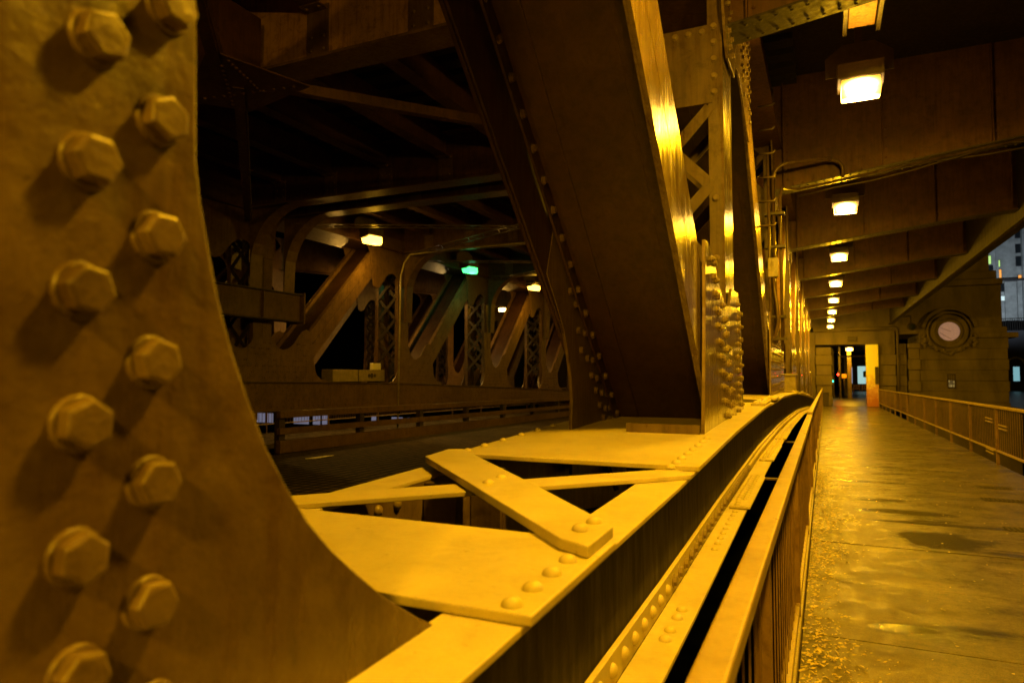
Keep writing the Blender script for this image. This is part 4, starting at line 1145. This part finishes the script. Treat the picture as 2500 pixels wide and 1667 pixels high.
# ---------------- buildings to the right
t = thing('concrete_tower', 'pale concrete high-rise beyond the bridge house with a few lit windows', 'building', (26, 100, -.4))
link('wall', MB().box(18.3, 21.7, 100, 130, 8.0, 48), 'facade', t)
link('wall', MB().box(21.702, 32, 99.2, 130, 8.0, 48), 'facade', t)
link('pier', MB().box(19.15, 19.4, 99.7, 99.99, 8.0, 48), 'facade', t)
link('pier', MB().box(19.9, 21.1, 99.6, 99.99, 8.0, 12.7), 'facade', t)
link('ledge', MB().box(18.3, 23, 98.9, 99.19, 12.72, 12.95), 'facade_dark', t)
rng = random.Random(3)
lit = {(18.62, 15.1): 'win_green', (19.55, 13.2): 'win_amber', (18.98, 10.35): 'win_white', (19.62, 10.35): 'win_white', (19.55, 14.9): 'win_green', (22.05, 11): 'win_amber'}
for x, z, ww, hh, mt in [(18.32, 15.0, .34, 1.0, 'win_green'), (18.32, 13.7, .5, 1.1, 'glass_dark'), (18.5, 11.9, .6, .6, 'glass_dark'), (19.42, 14.6, .14, .8, 'win_green'), (19.45, 13.25, .22, 1.0, 'win_amber'), (18.85, 10.45, .42, .55, 'win_white'), (19.5, 10.45, .5, .55, 'win_white'),
                         (18.9, 12.3, .45, .5, 'glass_dark'), (19.5, 11.6, .4, .9, 'glass_dark'), (21.2, 16.2, .45, 1.0, 'glass_dark'), (21.2, 14.6, .45, 1.1, 'glass_dark'), (21.35, 13.1, .3, .35, 'win_amber'), (21.2, 18.0, .45, 1.1, 'glass_dark'), (18.35, 17.2, .4, 1.0, 'glass_dark'), (20.9, 19.6, .5, 1.1, 'glass_dark'), (22.3, 10.6, .3, 1.9, 'win_amber')]:
    f = link('window', MB().box(x - .05, x + ww + .05, (99.1 if x > 21.7 else 99.9), (99.19 if x > 21.7 else 99.99), z - .05, z + hh + .05), 'facade_dark', t)
    link('pane', MB().box(x, x + ww, (99.05 if x > 21.7 else 99.85), (99.09 if x > 21.7 else 99.89), z, z + hh), mt, f)
l = bpy.data.lights.new('street_light', 'SPOT'); l.energy = 5200; l.color = (.80, .92, 1.0); l.spot_size = R(70); l.spot_blend = .8; l.shadow_soft_size = .3
lt = thing('street_lamp', 'cool white street lamp standing behind the bridge house', 'lamp', (15.5, 84, -.4))
link('pole', MB().tube([(15.5, 84, -.4), (15.5, 84, 9), (15.9, 84.8, 9.4)], .08), 'dark', lt)
link('head', MB().box(15.7, 16.1, 84.6, 85.4, 9.3, 9.5), 'dark', lt)
o = bpy.data.objects.new('street_light', l); col.objects.link(o); o.parent = lt; o.location = (.5, 1.2, 9.6); o.rotation_euler = Vector((-5, -15, -3)).to_track_quat('Z', 'Y').to_euler()
t = thing('dark_annex', 'low dark building with a blue lit doorway and a railed terrace, at the right edge', 'building', (21, 98, -.4))
link('wall', MB().box(18.5, 34, 96, 98.8, -6, 6.6), 'facade_dark', t)
f = link('doorway', MB().box(19.6, 20.4, 95.9, 95.99, .6, 2.55), 'black', t)
link('pane', MB().box(19.7, 20.3, 95.85, 95.89, .75, 2.4), 'win_blue', f)
m = MB().box(18.6, 34, 96.02, 96.08, 7.95, 8.05)
for i in range(60): m.box(18.7 + i * .22, 18.75 + i * .22, 96.03, 96.07, 6.6, 7.95)
link('terrace_railing', m, 'black', t)
link('arch_trim', ring(20.0, 2.6, .75, .95, 95.86, 95.99, 0, math.pi, 16), 'facade', t)

lt = thing('street_lamp', 'sodium street lamp on the right river bank, outside the photo', 'lamp', (17, 31, -6))
link('pole', MB().tube([(17, 31, -6), (17, 31, 7), (16.4, 31.4, 7.3)], .08), 'dark', lt)
link('head', MB().box(15.9, 16.4, 31.2, 31.6, 7.2, 7.36), 'housing', lt)
l = bpy.data.lights.new('lamp_light', 'SPOT'); l.energy = 3000; l.color = SODIUM; l.spot_size = R(100); l.spot_blend = 1; l.shadow_soft_size = .2
o = bpy.data.objects.new('lamp_light', l); col.objects.link(o); o.parent = lt; o.location = (-.9, .4, 13.1); o.rotation_euler = Vector((9, -15, -.5)).to_track_quat('Z', 'Y').to_euler()
# ---------------- buildings on the left bank seen below the far truss
t = thing('riverside_building', 'dark riverside building with rows of pale lit windows seen under the far girder', 'building', (-50, 60, -7))
link('wall', MB().box(-90, -30, 61, 75, -7, 12), 'facade_dark', t)
for x, ww in ((-55.4, 2.2), (-52.6, 1.0), (-51.3, .8), (-44.6, .6), (-42.0, 1.4), (-40.0, 1.5), (-61, 2.5), (-37, 1), (-66, 2)):
    f = link('window', MB().box(x - .1, x + ww + .1, 60.9, 60.99, -4.2, -2.9), 'black', t)
    link('pane', MB().box(x, x + ww, 60.85, 60.89, -4.1, -3.0), 'win_lilac', f)
link('far_bank_house', MB(), 'stone') if False else None
t = thing('stone_bridge_house', 'plain stone bridge house beyond the far truss, lit amber', 'bridge house', (-14, 46, -.4))
link('wall', MB().box(-19, -12.5, 46, 52, -6, 9), 'stone', t)
f = link('arched_door', MB().box(-14.6, -13.9, 45.9, 45.99, -.3, 1.6), 'black', t)
tag(link('end_wall', MB().box(-12.4, -2.81, 46.6, 47.0, 4.4, 6.6), 'stone'), 'stone wall above the road at the far end of the bridge', 'wall')
